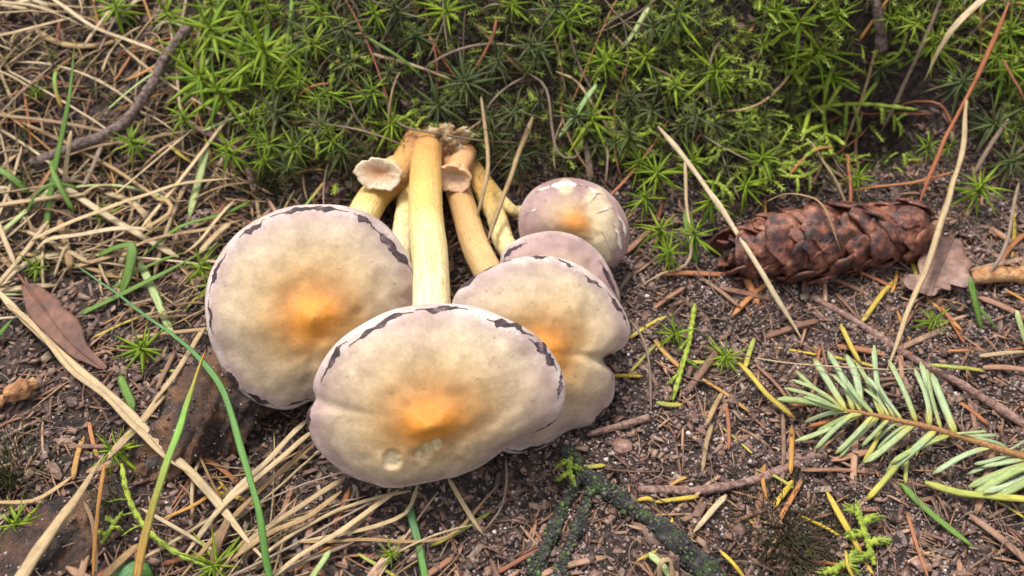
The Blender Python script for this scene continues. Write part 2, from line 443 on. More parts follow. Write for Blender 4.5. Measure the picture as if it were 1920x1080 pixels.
M['stub_orange'] = stem_mat('stub_orange', [(0, (.55, .26, .10)), (.5, (.66, .36, .18)), (1, (.70, .50, .36))])
M['clod'] = bark_mat('base_clod', [(.3, (.12, .065, .035)), (.42, (.40, .22, .09)), (.54, (.58, .42, .22)), (.68, (.58, .48, .38)), (.8, (.14, .08, .05))], scale=330, rough=.7)

# ------------------------------------------------------------------ ground
def axis_(lo, hi, step, far, n):
    core = np.arange(lo, hi + 1e-6, step)
    k = np.geomspace(1, far, n)
    return np.r_[(lo - k)[::-1], core, hi + k]
gx = axis_(-16.5, 16.5, .065, 400, 26); gy = axis_(-10.5, 12.5, .065, 400, 26)
X, Y = np.meshgrid(gx, gy)
near = sstep(20, 14, np.abs(X)) * sstep(18, 11, np.abs(Y - 1))
Z = h(X, Y) + near * (.20 * fbm(X / .35, Y / .35, 2, 3) + .07 * fbm(X / .11, Y / .11, 3, 2))
V = np.stack([X, Y, Z], -1).reshape(-1, 3)
nx = len(gx)
i = (np.arange(len(gy) - 1)[:, None] * nx + np.arange(nx - 1)[None]).ravel()
Q = np.stack([i, i + 1, i + 1 + nx, i + nx], -1)
tag(add('ground', raw_mesh('ground', V, Q), M['soil']), 'dark sandy forest soil rising to a mossy bank', kind='structure')

# ------------------------------------------------------------------ soil grains and crumbs (stuff)
OCT = np.array([[1, 0, 0], [-1, 0, 0], [0, 1, 0], [0, -1, 0], [0, 0, 1], [0, 0, -1]], float)
OCTF = np.array([[0, 2, 4], [2, 1, 4], [1, 3, 4], [3, 0, 4], [2, 0, 5], [1, 2, 5], [3, 1, 5], [0, 3, 5]])
BOX = np.array([[-1, -1, -1], [1, -1, -1], [1, 1, -1], [-1, 1, -1], [-1, -1, 1], [1, -1, 1], [1, 1, 1], [-1, 1, 1]], float)
BOXF = np.array([[0, 3, 2, 1], [4, 5, 6, 7], [0, 1, 5, 4], [1, 2, 6, 5], [2, 3, 7, 6], [3, 0, 4, 7]])
def rot_rand(nn, flat=False):
    a = rng.random(nn) * 2 * np.pi
    c, s = np.cos(a), np.sin(a); z = np.zeros(nn); o = np.ones(nn)
    Rz = np.stack([np.stack([c, -s, z], -1), np.stack([s, c, z], -1), np.stack([z, z, o], -1)], 1)
    amp = .45 if flat else 3.0
    b = (rng.random(nn) - .5) * 2 * amp; c, s = np.cos(b), np.sin(b)
    Rx = np.stack([np.stack([o, z, z], -1), np.stack([z, c, -s], -1), np.stack([z, s, c], -1)], 1)
    b = (rng.random(nn) - .5) * 2 * amp; c, s = np.cos(b), np.sin(b)
    Ry = np.stack([np.stack([c, z, s], -1), np.stack([z, o, z], -1), np.stack([-s, z, c], -1)], 1)
    return Rz @ Rx @ Ry
def micro(x, y):
    return h(x, y) + .20 * fbm(x / .35, y / .35, 2, 3) + .07 * fbm(x / .11, y / .11, 3, 2)
def scatter(name, base, faces, pts, size, lift, mat, v, flat=False, jit=.25, smooth=True):
    nn = len(pts)
    B = base[None] * (1 + (rng.random((nn, len(base), 1)) - .5) * 2 * jit) * size[:, None, :]
    B = np.einsum('nij,nkj->nki', rot_rand(nn, flat), B)
    z = micro(pts[:, 0], pts[:, 1]) + lift
    Vv = (B + np.c_[pts, z][:, None]).reshape(-1, 3)
    F = (faces[None] + (np.arange(nn) * len(base))[:, None, None]).reshape(-1, faces.shape[1])
    return raw_mesh(name, Vv, F, {'v': np.repeat(v, len(base)), 't': np.zeros(nn * len(base))}, smooth)
def area(nn, x0, x1, y0, y1):
    return np.c_[rng.uniform(x0, x1, nn), rng.uniform(y0, y1, nn)]
pts = area(90000, -14, 15, -9, 4.2)
dens = .25 + .75 * sstep(-2, 1.5, pts[:, 0]) - .5 * sstep(1.5, 3.5, pts[:, 1]) + .7 * fbm(pts[:, 0] / 1.1, pts[:, 1] / 1.1, 3)
pts = pts[rng.random(len(pts)) < np.clip(dens, .06, 1)]
s = rng.lognormal(math.log(.024), .42, len(pts))[:, None] * (1 + rng.random((len(pts), 3)) * .5)
tag(add('sand_grains', scatter('sand_grains', OCT, OCTF, pts, np.minimum(s, .075), .008, M['grain'], np.clip(rng.beta(1.3, 2.1, len(pts)), 0, 1)), M['grain']),
    'pale quartz sand grains strewn over the dark soil', 'sand', kind='stuff')
pts = area(16000, -14, 15, -9, 9)
s = np.c_[rng.lognormal(math.log(.085), .5, len(pts)), rng.lognormal(math.log(.04), .35, len(pts)), rng.uniform(.006, .02, len(pts))]
tag(add('humus_crumbs', scatter('humus_crumbs', BOX, BOXF, pts, np.minimum(s, .3), .02, M['flake'], rng.random(len(pts)), True, .4), M['flake']),
    'brown crumbs of bark and humus on the soil', 'humus', kind='stuff')

# ------------------------------------------------------------------ mushrooms
def build_cap(parent, outline, umbo, O, nrm, H, Hu, mat, patches=(), pale=(), wob=.06, thick=.32, ph=0.0, uw=.15, white=(), sag=0.0):
    nrm = nz(nrm)
    U = hit_plane(umbo[0], umbo[1], O, nrm)
    e1 = nz(np.cross([0, 0, 1], nrm)); e2 = np.cross(nrm, e1)
    poly = np.array([hit_plane(a, b_, O, nrm) for a, b_ in outline])
    poly = catmull(np.vstack([poly[-1:], poly, poly[:2]]), 500)
    q = np.c_[(poly - U) @ e1, (poly - U) @ e2]
    th = np.arctan2(q[:, 1], q[:, 0]); rd = np.hypot(q[:, 0], q[:, 1])
    NT, NR = 200, 64
    T = np.linspace(0, 2 * np.pi, NT, endpoint=False)
    bins = [[] for _ in range(NT)]
    for a, b_ in zip(th, rd): bins[int(round((a % (2 * np.pi)) / (2 * np.pi) * NT)) % NT].append(b_)
    known = [(k, max(v)) for k, v in enumerate(bins) if v]
    ks = np.array([k for k, _ in known]); vs = np.array([v for _, v in known])
    RT = np.interp(np.arange(NT), np.r_[ks - NT, ks, ks + NT], np.r_[vs, vs, vs])
    for _ in range(2): RT = (np.roll(RT, 1) + 2 * RT + np.roll(RT, -1)) / 4
    Rm = RT.mean()
    # smooth version of the outline for the middle of the cap
    RS = RT.copy()
    for _ in range(60): RS = (np.roll(RS, 1) + 2 * RS + np.roll(RS, -1)) / 4
    def surf(r, t, off=0.0):
        r = np.asarray(r, float); t = np.asarray(t, float)
        tk = (t % (2 * np.pi)) / (2 * np.pi) * NT
        k0 = np.floor(tk).astype(int) % NT; f = tk - np.floor(tk)
        rt = RT[k0] * (1 - f) + RT[(k0 + 1) % NT] * f
        rs = RS[k0] * (1 - f) + RS[(k0 + 1) % NT] * f
        RR = rs + (rt - rs) * np.clip(r, 0, 1) ** 3
        top = np.clip(r, 0, 1)
        z = H * (1 - top ** 2.3) ** .75 + Hu * np.exp(-(r / uw) ** 2)
        z = z + wob * Rm * top ** 3 * (np.sin(3 * t + ph) * .6 + .5 * np.sin(5 * t + 2 * ph) + .3 * np.sin(8 * t + ph))
        z = z + .09 * Rm * fbm(r * np.cos(t) * 2.2 + 9 + ph * 7, r * np.sin(t) * 2.2 + 9, 1, 3) * np.clip(r * 3, 0, 1)
        # lobes: where the outline is pulled in, a furrow runs into the cap
        fur = np.clip((rs - rt) / Rm, 0, .5)
        z = z - 2.0 * fur * Rm * .35 * np.clip((r - .35) / .65, 0, 1)
        a = np.clip((r - 1) / .25, 0, 1)                       # rolled-in rim
        rad = np.where(r > 1, 1 - .10 * a ** 1.6, top)
        z = np.where(r > 1, z - .30 * np.sin(a * np.pi / 2) * (.6 + .4 * Rm / 2), z)
        # downwards-drooping lower side
        x_ = rad * RR * np.cos(t); y_ = rad * RR * np.sin(t)
        z = z - sag * np.clip(-y_ / Rm, 0, 1.5) ** 2 + off
        return U + x_[..., None] * e1 + y_[..., None] * e2 + z[..., None] * nrm, z
    rr = np.r_[0.004, np.linspace(0, 1, 48)[1:] ** .8, np.linspace(1.03, 1.25, 8)]
    RG, TG = np.meshgrid(rr, T, indexing='ij')
    Vt, _ = surf(RG, TG)
    pal = np.zeros(RG.shape)
    for (px, py, rp, dep) in pale:                             # slug bites
        c0 = hit_plane(px, py, O + nrm * H * .8, nrm)
        for _ in range(3):
            dd = np.linalg.norm(Vt - c0, axis=-1)
            c0 = c0 + ray(px, py) * 0
        # nearest surface point on the pixel ray
        d = ray(px, py); v = Vt - CAM; perp = np.linalg.norm(v - (v @ d)[..., None] * d, axis=-1)
        rp_ = rp * PXCM
        f = np.exp(-(perp / rp_) ** 6)
        ang = fbm(TG * 14, RG * 30, 2, 2) * .9
        f = np.clip(f + ang * f, 0, 1)
        Vt = Vt - nrm * (f * dep)[..., None]; pal = np.maximum(pal, f * .65)
    Vt = Vt.reshape(-1, 3)
    n1 = len(rr)
    k = (np.arange(n1 - 1)[:, None] * NT + np.arange(NT)[None]); k2 = (np.arange(n1 - 1)[:, None] * NT + ((np.arange(NT) + 1) % NT)[None])
    Qs = np.stack([k, k2, k2 + NT, k + NT], -1).reshape(-1, 4)
    # underside: back from the rolled rim to the stem
    ru = np.linspace(.88, .12, 14)
    RU, TU = np.meshgrid(ru, T, indexing='ij')
    Vu, _ = surf(RU, TU, -thick)
    Vu = Vu.reshape(-1, 3)
    fibT = np.repeat(T[None], n1, 0)
    A = {'rad': np.clip(RG, 0, 1).ravel(), 'fib': np.stack([np.cos(fibT) * 7, np.sin(fibT) * 7, RG * 1.3], -1).reshape(-1, 3), 'pale': pal.ravel()}
    cap = solid('cap', Vt, Qs, mat, parent, attrs=A)
    rim = Vt.reshape(n1, NT, 3)[-1]
    Vg = np.vstack([rim, Vu]); ng = len(ru) + 1
    k = (np.arange(ng - 1)[:, None] * NT + np.arange(NT)[None]); k2 = (np.arange(ng - 1)[:, None] * NT + ((np.arange(NT) + 1) % NT)[None])
    solid('gills', Vg, np.stack([k, k2, k2 + NT, k + NT], -1).reshape(-1, 4), M['gill'], parent)
    def polar(px, py):
        p = hit_plane(px, py, O, nrm) - U
        a, b_ = p @ e1, p @ e2
        t = math.atan2(b_, a)
        return t, math.hypot(a, b_) / RT[int((t % (2 * np.pi)) / (2 * np.pi) * NT) % NT]
    def patch(p0, p1, wd, material, name):
        t0, r0 = polar(*p0); t1, r1 = polar(*p1)
        r0 = min(r0, .99); r1 = min(r1, .99)
        while t1 - t0 > np.pi: t1 -= 2 * np.pi
        while t1 - t0 < -np.pi: t1 += 2 * np.pi
        r0 = min(r0, 1.0); r1 = min(r1, 1.0)
        na, nb = 84, 8
        tl = (t1 - t0) * .22; t0, t1 = t0 - tl, t1 + tl
        u = np.linspace(0, 1, na)[:, None]; vv = np.linspace(-1, 1, nb)[None]
        t = t0 + (t1 - t0) * u + 0 * vv
        mu = np.minimum(u, 1 - u)
        env = np.maximum(sstep(.10, .26, mu + .08 * fbm(u * 7, u * 0, 3, 2)), .05 * sstep(0, .1, mu))
        sd_ = R.random() * 60
        wd = wd * .8
        e = env * (wd * (.95 + 1.7 * fbm(u * 5 + sd_, u * 0 + 3, 0, 5)))
        e2_ = env * (wd * (.55 + .8 * fbm(u * 7 + sd_, u * 0 + 8, 1, 5)))
        rc = r0 + (r1 - r0) * u + .006 + .03 * fbm(u * 4 + sd_, u * 0 + 1, 2, 2)
        r = np.minimum(rc + np.where(vv < 0, vv * np.maximum(e, .002), vv * np.maximum(e2_, .002)), 1.05)
        top, _ = surf(r, t, .018 - .012 * np.abs(vv) ** 3 + .008 * fbm(u * 20 + sd_, vv * 3, 1, 2))
        bot, _ = surf(r, t, -.03)
        VV = np.vstack([top.reshape(-1, 3), bot.reshape(-1, 3)])
        i0 = (np.arange(na - 1)[:, None] * nb + np.arange(nb - 1)[None]).ravel()
        q1 = np.stack([i0, i0 + 1, i0 + 1 + nb, i0 + nb], -1)
        o_ = na * nb
        bd = np.r_[np.arange(nb), np.arange(1, na) * nb + nb - 1, (na - 1) * nb + np.arange(nb - 2, -1, -1), np.arange(na - 2, 0, -1) * nb]
        q3 = np.stack([bd, np.roll(bd, -1), np.roll(bd, -1) + o_, bd + o_], -1)
        solid(name, VV, np.vstack([q1, q1[:, ::-1] + o_, q3]), material, cap)
    for pp in patches: patch(pp[0], pp[1], pp[2] if len(pp) > 2 else .028, M['veil_dark'], 'veil_patch')
    for pp in white: patch(pp[0], pp[1], pp[2], M['veil_pale'], 'veil_streak')
    return U, nrm, cap

def build_stem(parent, pts, r0, r1, mat, n=40, k=20, name='stem', lump=.08):
    p = catmull(pts, n)
    t = np.linspace(0, 1, n)
    rad = r0 + (r1 - r0) * t
    V, Q, A = tube(p, rad * 2, rad * 2, k)
    a = np.tile(np.arange(k) / k * 2 * np.pi, len(V) // k)
    cen = V.reshape(-1, k, 3).mean(1).repeat(k, 0)
    s_ = R.random() * 40
    f = 1 + lump * fbm(np.cos(a) * 1.1 + s_, A['t'] * 6 + np.sin(a) * 1.1, 1, 3) + lump * .6 * fbm(np.cos(a) * 4 + s_, np.sin(a) * 4 + A['t'] * 3, 2, 2)
    return solid(name, cen + (V - cen) * f[:, None], Q, mat, parent, attrs=A)

GRP = 'mushrooms of the picked cluster'
ROOTP = P(805, 262, .55)                          # where the stems come together
def mush(label, base):
    return thing('mushroom', base, label, 'mushroom', GRP)
def el(az, e):                                    # normal facing the camera side: az degrees to the right
    az, e = math.radians(az), math.radians(e)
    return np.array([math.sin(az) * math.cos(e), -math.cos(az) * math.cos(e), math.sin(e)])

# A: round pale cap
oA = [(600, 383), (650, 387), (700, 405), (740, 440), (770, 490), (787, 540), (791, 580), (775, 635), (740, 690), (690, 728), (635, 752), (585, 752), (535, 769), (480, 756), (432, 717), (401, 660), (385, 590), (387, 530), (405, 488), (440, 443), (490, 407), (545, 387)]
OA = Pz(588, 577, 1.75); nA = el(6, 50)
mA = mush('round pale mushroom with orange centre and unnotched rim of dark purple flecks', ROOTP + [-.3, -.1, -.2])
UA, nA, capA = build_cap(mA, oA, (600, 592), OA, nA, .75, .20, M['cap'],
    [((460, 441), (492, 418), .03), ((531, 402), (633, 394), .035), ((670, 406), (698, 426), .04), ((712, 440), (764, 495), .045), ((777, 523), (790, 567), .03), ((399, 537), (420, 486), .035), ((394, 572), (402, 618), .022), ((426, 695), (447, 728), .035), ((463, 736), (505, 757), .035), ((540, 760), (585, 745), .015)],
    wob=.02, ph=1.0, sag=.15)
build_stem(mA, [ROOTP + [-.25, .1, .0], P(745, 332, .75), P(690, 388, .8), UA - nA * .25 + [0.1, .2, 0]], .34, .40, M['stem'])

# B: the big front cap
oB = [(800, 570), (860, 572), (900, 578), (950, 597), (1000, 625), (1035, 662), (1055, 700), (1060, 735), (1050, 775), (1020, 800), (980, 822), (940, 850), (890, 882), (830, 902), (770, 914), (700, 912), (650, 893), (610, 862), (585, 830), (574, 790), (580, 765), (598, 752), (586, 735), (588, 712), (608, 672), (640, 635), (690, 602), (740, 580)]
OB = Pz(818, 745, 1.95); nB = el(0, 44)
mB = mush('broad mushroom with two small bite marks below its bright orange centre', ROOTP)
UB, nB, capB = build_cap(mB, oB, (815, 772), OB, nB, .85, .26, M['cap'],
    [((676, 632), (757, 590), .03), ((795, 580), (862, 579), .03), ((926, 599), (988, 620), .045), ((1000, 641), (1036, 683), .05), ((1040, 735), (1056, 700), .045), ((1000, 808), (1034, 788), .03), ((613, 702), (644, 646), .03), ((580, 800), (590, 757), .03), ((660, 898), (722, 912), .016)],
    pale=[(735, 862, 14, .11), (786, 852, 8, .07), (800, 842, 11, .09), (818, 832, 9, .06)], wob=.03, ph=.4, sag=.25)
build_stem(mB, [ROOTP + [0, .2, -.15], P(800, 300, 1.2), P(797, 400, 1.75), P(806, 500, 2.0), UB - nB * .2 + [0, .1, 0]], .36, .40, M['stem'], n=60)

# C: lobed cap behind on the right
oC = [(850, 560), (880, 525), (930, 496), (985, 481), (1040, 481), (1090, 499), (1130, 528), (1160, 563), (1179, 600), (1181, 628), (1165, 653), (1140, 664), (1130, 678), (1146, 696), (1153, 720), (1150, 752), (1133, 782), (1108, 800), (1078, 808), (1052, 822), (1030, 842), (990, 852), (945, 848), (900, 800), (868, 720), (848, 640)]
OC = Pz(1020, 665, 1.35); nC = el(16, 50)
mC = mush('mushroom with deeply notched two-lobed cap squeezed behind the broad one', ROOTP + [.2, 0, -.2])
UC, nC, capC = build_cap(mC, oC, (1004, 655), OC, nC, .75, .10, M['cap'],
    [((849, 562), (935, 494), .028), ((999, 482), (1024, 484), .02), ((1045, 487), (1068, 500), .03), ((1096, 520), (1120, 536), .03), ((1144, 558), (1170, 600), .04), ((1127, 668), (1143, 703), .03), ((1118, 790), (1142, 762), .025), ((960, 845), (1030, 835), .02)],
    wob=.03, ph=2.2, sag=.2)
build_stem(mC, [ROOTP + [.35, .1, -.25], P(868, 385, .75), P(905, 490, .9), UC - nC * .25], .28, .36, M['stem_brown'])

# D: mauve cap between C and E
oD = [(940, 478), (965, 452), (1000, 438), (1040, 434), (1090, 447), (1125, 475), (1150, 520), (1163, 560), (1150, 605), (1100, 640), (1040, 640), (980, 600), (945, 540)]
OD = Pz(1050, 540, 1.35); nD = el(4, 55)
mD = mush('mauve brown mushroom cap peeping out behind the notched one', ROOTP + [.5, .1, -.3])
UD, nD, capD = build_cap(mD, oD, (1050, 545), OD, nD, .5, .08, M['cap_mauve'], [((1126, 500), (1154, 553), .045), ((942, 484), (981, 462), .04)], wob=.03, ph=3.1)
build_stem(mD, [ROOTP + [.55, .25, -.35], P(925, 395, .45), P(955, 470, .6), UD - nD * .2], .22, .27, M['stem'])

# E: small mushroom with white veil
oE = [(972, 410), (985, 372), (1015, 346), (1060, 333), (1110, 342), (1150, 368), (1175, 408), (1181, 450), (1167, 486), (1140, 502), (1085, 505), (1020, 488), (980, 455)]
OE = Pz(1076, 425, 1.25); nE = el(2, 52)
mE = mush('small mauve mushroom with white veil streaks beside the mossy bank', ROOTP + [.8, .2, -.4])
UE, nE, capE = build_cap(mE, oE, (1075, 420), OE, nE, .6, .10, M['cap_mauve'], wob=.02, ph=.9, uw=.25, pale=[(1118, 372, 20, 0), (1124, 395, 24, 0), (1134, 420, 26, 0), (1134, 450, 24, 0), (1128, 475, 20, 0), (1060, 350, 15, 0)],
    white=[((1030, 352), (1080, 352), .10), ((1008, 360), (1030, 352), .03), ((985, 402), (1010, 395), .03), ((1110, 375), (1120, 365), .16), ((1128, 400), (1138, 392), .18), ((1100, 355), (1122, 366), .07), ((1145, 430), (1165, 470), .06), ((1150, 400), (1172, 445), .035), ((1120, 440), (1150, 480), .03)])
build_stem(mE, [ROOTP + [.8, .15, -.45], P(950, 385, .45), P(985, 398, .5), UE - nE * .2], .13, .15, M['stem'])

# a further stem, behind the main one
mF = mush('slim yellow mushroom stem tucked between the stout stem and the round cap', ROOTP + [-.2, .1, -.3])
build_stem(mF, [ROOTP + [-.2, .2, -.3], P(765, 380, .55), P(752, 470, .5), P(745, 530, .35)], .24, .27, M['stem'])

# broken stubs
def flared(label, pts, r0, r1, flare_n, matr, lip=1.0):
    p = catmull(pts, 14)
    th = thing('mushroom_stub', p[0], label, 'mushroom stub', None)
    k = 56
    a = np.arange(k) / k * 2 * np.pi
    prof = [(0, r0, 0), (.3, r0 * 1.0, 0), (.6, r1 * .62, 0), (.8, r1 * .85, 0), (.93, r1 * 1.0, 0), (.97, r1 * 1.01, 0), (.955, r1 * .9, 0), (.90, r1 * .6, 0), (.84, r1 * .3, 0), (.8, r1 * .12, 0), (.8, .004, 0)]
    L = [0, .3, .55, .62, .66, .69, .72, .82, .9, .96, 1.0]
    fn = nz(flare_n); s1 = nz(np.cross(fn, [0, 0, 1])); s2 = np.cross(s1, fn)
    V = []; tt = []
    for (u, r, _), l in zip(prof, L):
        c0 = p[0] + (p[-1] - p[0]) * u
        rr = r * (1 + (.13 * np.sin(2 * a + 1) + .05 * np.sin(5 * a) + .04 * np.sin(11 * a) + .03 * np.sin(17 * a)) * (u > .7))
        V.append(c0 + s1 * (np.cos(a) * rr)[:, None] + s2 * (np.sin(a) * rr * lip)[:, None]); tt.append(np.full(k, l))
    V = np.vstack(V); i = np.arange(len(prof) - 1)[:, None] * k; j = np.arange(k)[None]; j2 = (j + 1) % k
    Q = np.stack([i + j, i + j2, i + k + j2, i + k + j], -1).reshape(-1, 4)
    solid('stem', V, Q, matr, th, attrs={'t': np.concatenate(tt), 'v': np.zeros(len(V)), 'u': np.tile(np.arange(k) / k, len(prof))})
    return th
a0 = P(742, 308, .7); a1 = P(708, 328, 1.45)
flared('broken hollow stem end with white flared rim above the round cap', [a0, a1], .26, .48, nz(nz(a1 - a0) * .3 + nz(CAM - a1) * .8), M['stub'], .85)
a0 = P(872, 288, .55); a1 = P(848, 338, 1.35)
flared('torn orange stem end beside the stout yellow stem', [a0, a1], .28, .38, nz(nz(a1 - a0) * .5 + nz(CAM - a1) * .7), M['stub_orange'], .9)
# earthy clod joining the stem bases
def blob(name, label, cat, c, rad, mat, amp=.35, freq=2.2, nu=40, nv=26, sd_=0., group=None):
    u = np.linspace(0, 2 * np.pi, nu, endpoint=False); v = np.linspace(.02, np.pi - .02, nv)
    U_, V_ = np.meshgrid(u, v)
    d = np.stack([np.cos(U_) * np.sin(V_), np.sin(U_) * np.sin(V_), np.cos(V_)], -1)
    f = 1 + amp * fbm(d[..., 0] * freq + 20 + sd_, d[..., 1] * freq + d[..., 2] * 1.7 + 20, 0, 4) + amp * .6 * fbm(d[..., 2] * freq * 2 + 5 + sd_, d[..., 0] * freq * 2 + 9, 2, 3)
    Vv = (d * f[..., None] * np.asarray(rad)).reshape(-1, 3) + c
    i = np.arange(nv - 1)[:, None] * nu; j = np.arange(nu)[None]; j2 = (j + 1) % nu
    Q = np.stack([i + j, i + nu + j, i + nu + j2, i + j2], -1).reshape(-1, 4)
    o = solid(name, Vv, Q, mat, base=np.asarray(c) - [0, 0, rad[2] * .8])
    return tag(o, label, cat, group)
blob('stem_clod', 'earthy clump with white threads where the mushroom stems meet', 'mushroom base', P(836, 262, .62), (.55, .36, .42), M['clod'], .8, 3.0)

# ------------------------------------------------------------------ surface root at lower left
rp = [P(540, 660, -.3), P(455, 715, .12), P(395, 770, .28), P(330, 835, .2), P(240, 920, -.5), P(140, 1010, -.3), P(60, 1085, -.4), P(-80, 1180, -.6)]
p = catmull(rp, 170)
t = np.linspace(0, 1, 170)
rad = .78 + .18 * np.sin(t * 9 + .3) + .1 * np.sin(t * 23)
V, Q, A = tube(p, rad * 2, rad * 1.7, 64)
cen = V.reshape(-1, 64, 3).mean(1).repeat(64, 0); d = V - cen
a = np.tile(np.arange(64) / 64 * 2 * np.pi, len(V) // 64)
f = 1 + .62 * fbm(np.cos(a) * 1.5 + 30, A['t'] * 11 + np.sin(a) * 1.5, 0, 5) + .16 * fbm(np.cos(a) * 7, A['t'] * 60 + np.sin(a) * 7, 1, 2) + .12 * fbm(a * 5, A['t'] * 130, 2, 3)
root = solid('tree_root', cen + d * f[:, None], Q, M['root'], base=p[80], attrs=A)
kk = rng.integers(0, len(V), 2600)
rv = (cen + d * f[:, None])[kk]; sz = rng.lognormal(math.log(.022), .45, 2600)
gv = (OCT[None] * (1 + (rng.random((2600, 6, 1)) - .5) * .5) * sz[:, None, None] + rv[:, None]).reshape(-1, 3)
gf = (OCTF[None] + (np.arange(2600) * 6)[:, None, None]).reshape(-1, 3)
tag(solid('sand_specks', gv, gf, M['grain'], root, attrs={'v': np.repeat(rng.random(2600) ** 3, 6)}), kind='stuff')
tag(root, 'knobbly brown tree root half buried beside the pale straws', 'root')

# ------------------------------------------------------------------ conifer cone
c0 = P(1348, 478, .42); c1 = P(1738, 428, .62)
axis = nz(c1 - c0); Lc = np.linalg.norm(c1 - c0)
cone = thing('conifer_cone', (c0 + c1) / 2 - [0, 0, .7], 'reddish brown conifer cone lying at the foot of the bank', 'cone')
def cone_r(u):                                   # u: 0 at the tip, 1 at the stalk end
    return .73 * (np.clip(u / .42, 0, 1) ** .55) * (1 - .30 * sstep(.65, 1.0, u))
uu = np.linspace(.02, .98, 24)
V, Q, A = tube(np.array([c0 + axis * Lc * q for q in uu]), cone_r(uu) * 1.25, cone_r(uu) * 1.25, 14)
solid('core', V, Q, M['cone_core'], cone, attrs=A)
def scale_mesh(sd_):
    nu, nv = 9, 8
    u = np.linspace(-1, 1, nu)[None]; v = np.linspace(0, 1, nv)[:, None]
    half = .20 + .32 * np.sin(np.clip(v * 1.25, 0, 1) * np.pi / 2) * np.sqrt(np.clip(1 - np.clip((v - .55) / .47, 0, 1) ** 2.4, 0, 1))
    x = u * half
    y = v * .95 + .16 * fbm(u * 2.4 + sd_, v * 0, 0, 3) * sstep(.6, 1, v) - .06 * (u ** 2) * v
    z = .20 * v - .30 * v ** 2 * 0 + .06 * np.sin(v * 3) - .55 * x ** 2 + .13 * fbm(u * 2.2 + sd_, v * 2.6, 1, 3)
    z = z - .14 * np.clip(v - .8, 0, 1)
    top = np.stack([x + 0 * v, y + 0 * u, z], -1).reshape(-1, 3)
    bot = top - [0, 0, .055]
    i0 = (np.arange(nv - 1)[:, None] * nu + np.arange(nu - 1)[None]).ravel()
    q1 = np.stack([i0, i0 + 1, i0 + 1 + nu, i0 + nu], -1); o_ = nu * nv
    bd = np.r_[np.arange(nu), np.arange(1, nv) * nu + nu - 1, (nv - 1) * nu + np.arange(nu - 2, -1, -1), np.arange(nv - 2, 0, -1) * nu]
    q3 = np.stack([bd + o_, np.roll(bd, -1) + o_, np.roll(bd, -1), bd], -1)
    me = raw_mesh('scale', np.vstack([top, bot]), np.vstack([q1, q1[:, ::-1] + o_, q3]))
    me.materials.append(M['cone_scale'])
    return me
smesh = [scale_mesh(k * 3.7) for k in range(6)]
sidea = nz(np.cross(axis, [0, 0, 1])); sideb = np.cross(sidea, axis)
NS = 66
cbase = np.array(cone.location) / S
for k in range(NS):
    q = 1 - (k + .5) / NS
    u = .02 + .98 * q ** .9
    ang = k * 2.39996
    out_ = sidea * math.cos(ang) + sideb * math.sin(ang)
    r = cone_r(u)
    pos = c0 + axis * (Lc * (u + .05)) + out_ * r * .62
    flare = (.13 + .20 * sstep(.55, 1, u) * R.random() + R.uniform(-.08, .10))
    dv = nz(-axis * math.cos(flare) + out_ * math.sin(flare) * .8)
    xv = nz(np.cross(dv, out_)); zv = np.cross(xv, dv)
    sc = (.70 + .52 * r / .78) * R.uniform(.85, 1.12)
    roll = R.uniform(-.22, .22); xv, zv = xv * math.cos(roll) + zv * math.sin(roll), zv * math.cos(roll) - xv * math.sin(roll)
    if u < .12: sc *= .6
    o = bpy.data.objects.new('scale', smesh[k % 6]); COL.objects.link(o); o.parent = cone
    mt = Matrix(((xv[0] * sc, dv[0] * sc, zv[0] * sc, (pos[0] - cbase[0]) * S), (xv[1] * sc, dv[1] * sc, zv[1] * sc, (pos[1] - cbase[1]) * S), (xv[2] * sc, dv[2] * sc, zv[2] * sc, (pos[2] - cbase[2]) * S), (0, 0, 0, 1)))
    o.matrix_basis = mt

# ------------------------------------------------------------------ leaves
def leaf(name, label, outline, mid, lift, mat, curl=.12, vein=True, thick=.02):
    """outline: pixel polygon; mid: pixel midrib from base to tip; real thickness, follows a bent sheet"""
    th = thing(name, P(*mid[0], lift[0]), label, 'leaf')
    mp = catmull([P(a, b_, l) for (a, b_), l in zip(mid, lift)], 40)
    nrm = nz(np.mean([hn(q[0], q[1]) for q in mp], 0) * .5 + nz(CAM - mp[20]) * .6)
    O = mp[20]
    pl = catmull([hit_plane(a, b_, O, nrm) for a, b_ in outline + outline[:1]], 90)[:-1]
    cm = mp - ((mp - O) @ nrm)[:, None] * nrm
    rows = [pl]
    nn = len(pl)
    idx = [int(np.argmin(np.linalg.norm(cm - q, axis=1))) for q in pl]
    near_ = cm[idx]; off = ((mp - O) @ nrm)[idx]
    R_ = 7
    Vt = []
    for k in range(R_):
        f = 1 - k / (R_ - 1)
        pt = near_ + (pl - near_) * f
        dist = np.linalg.norm(pl - near_, axis=1) * f
        Vt.append(pt + nrm * (off + curl * dist ** 1.5 + .05 * fbm(pt[:, 0] * 1.7 + 3, pt[:, 1] * 1.7 + 3, 0, 2))[:, None])
    Vt = np.vstack(Vt)
    i = np.arange(R_ - 1)[:, None] * nn; j = np.arange(nn)[None]; j2 = (j + 1) % nn
    q1 = np.stack([i + j, i + j2, i + nn + j2, i + nn + j], -1).reshape(-1, 4)
    o_ = len(Vt)
    jj = np.arange(nn); q3 = np.stack([jj, jj + o_, (jj + 1) % nn + o_, (jj + 1) % nn], -1)
    solid('blade', np.vstack([Vt, Vt - nrm * thick]), np.vstack([q1, q1[:, ::-1] + o_, q3]), mat, th)
    V, Q, A = tube(mp + nrm * .012, np.linspace(.07, .02, 40), .05, 6)
    solid('midrib', V, Q, mat, th, attrs=A)
    return th
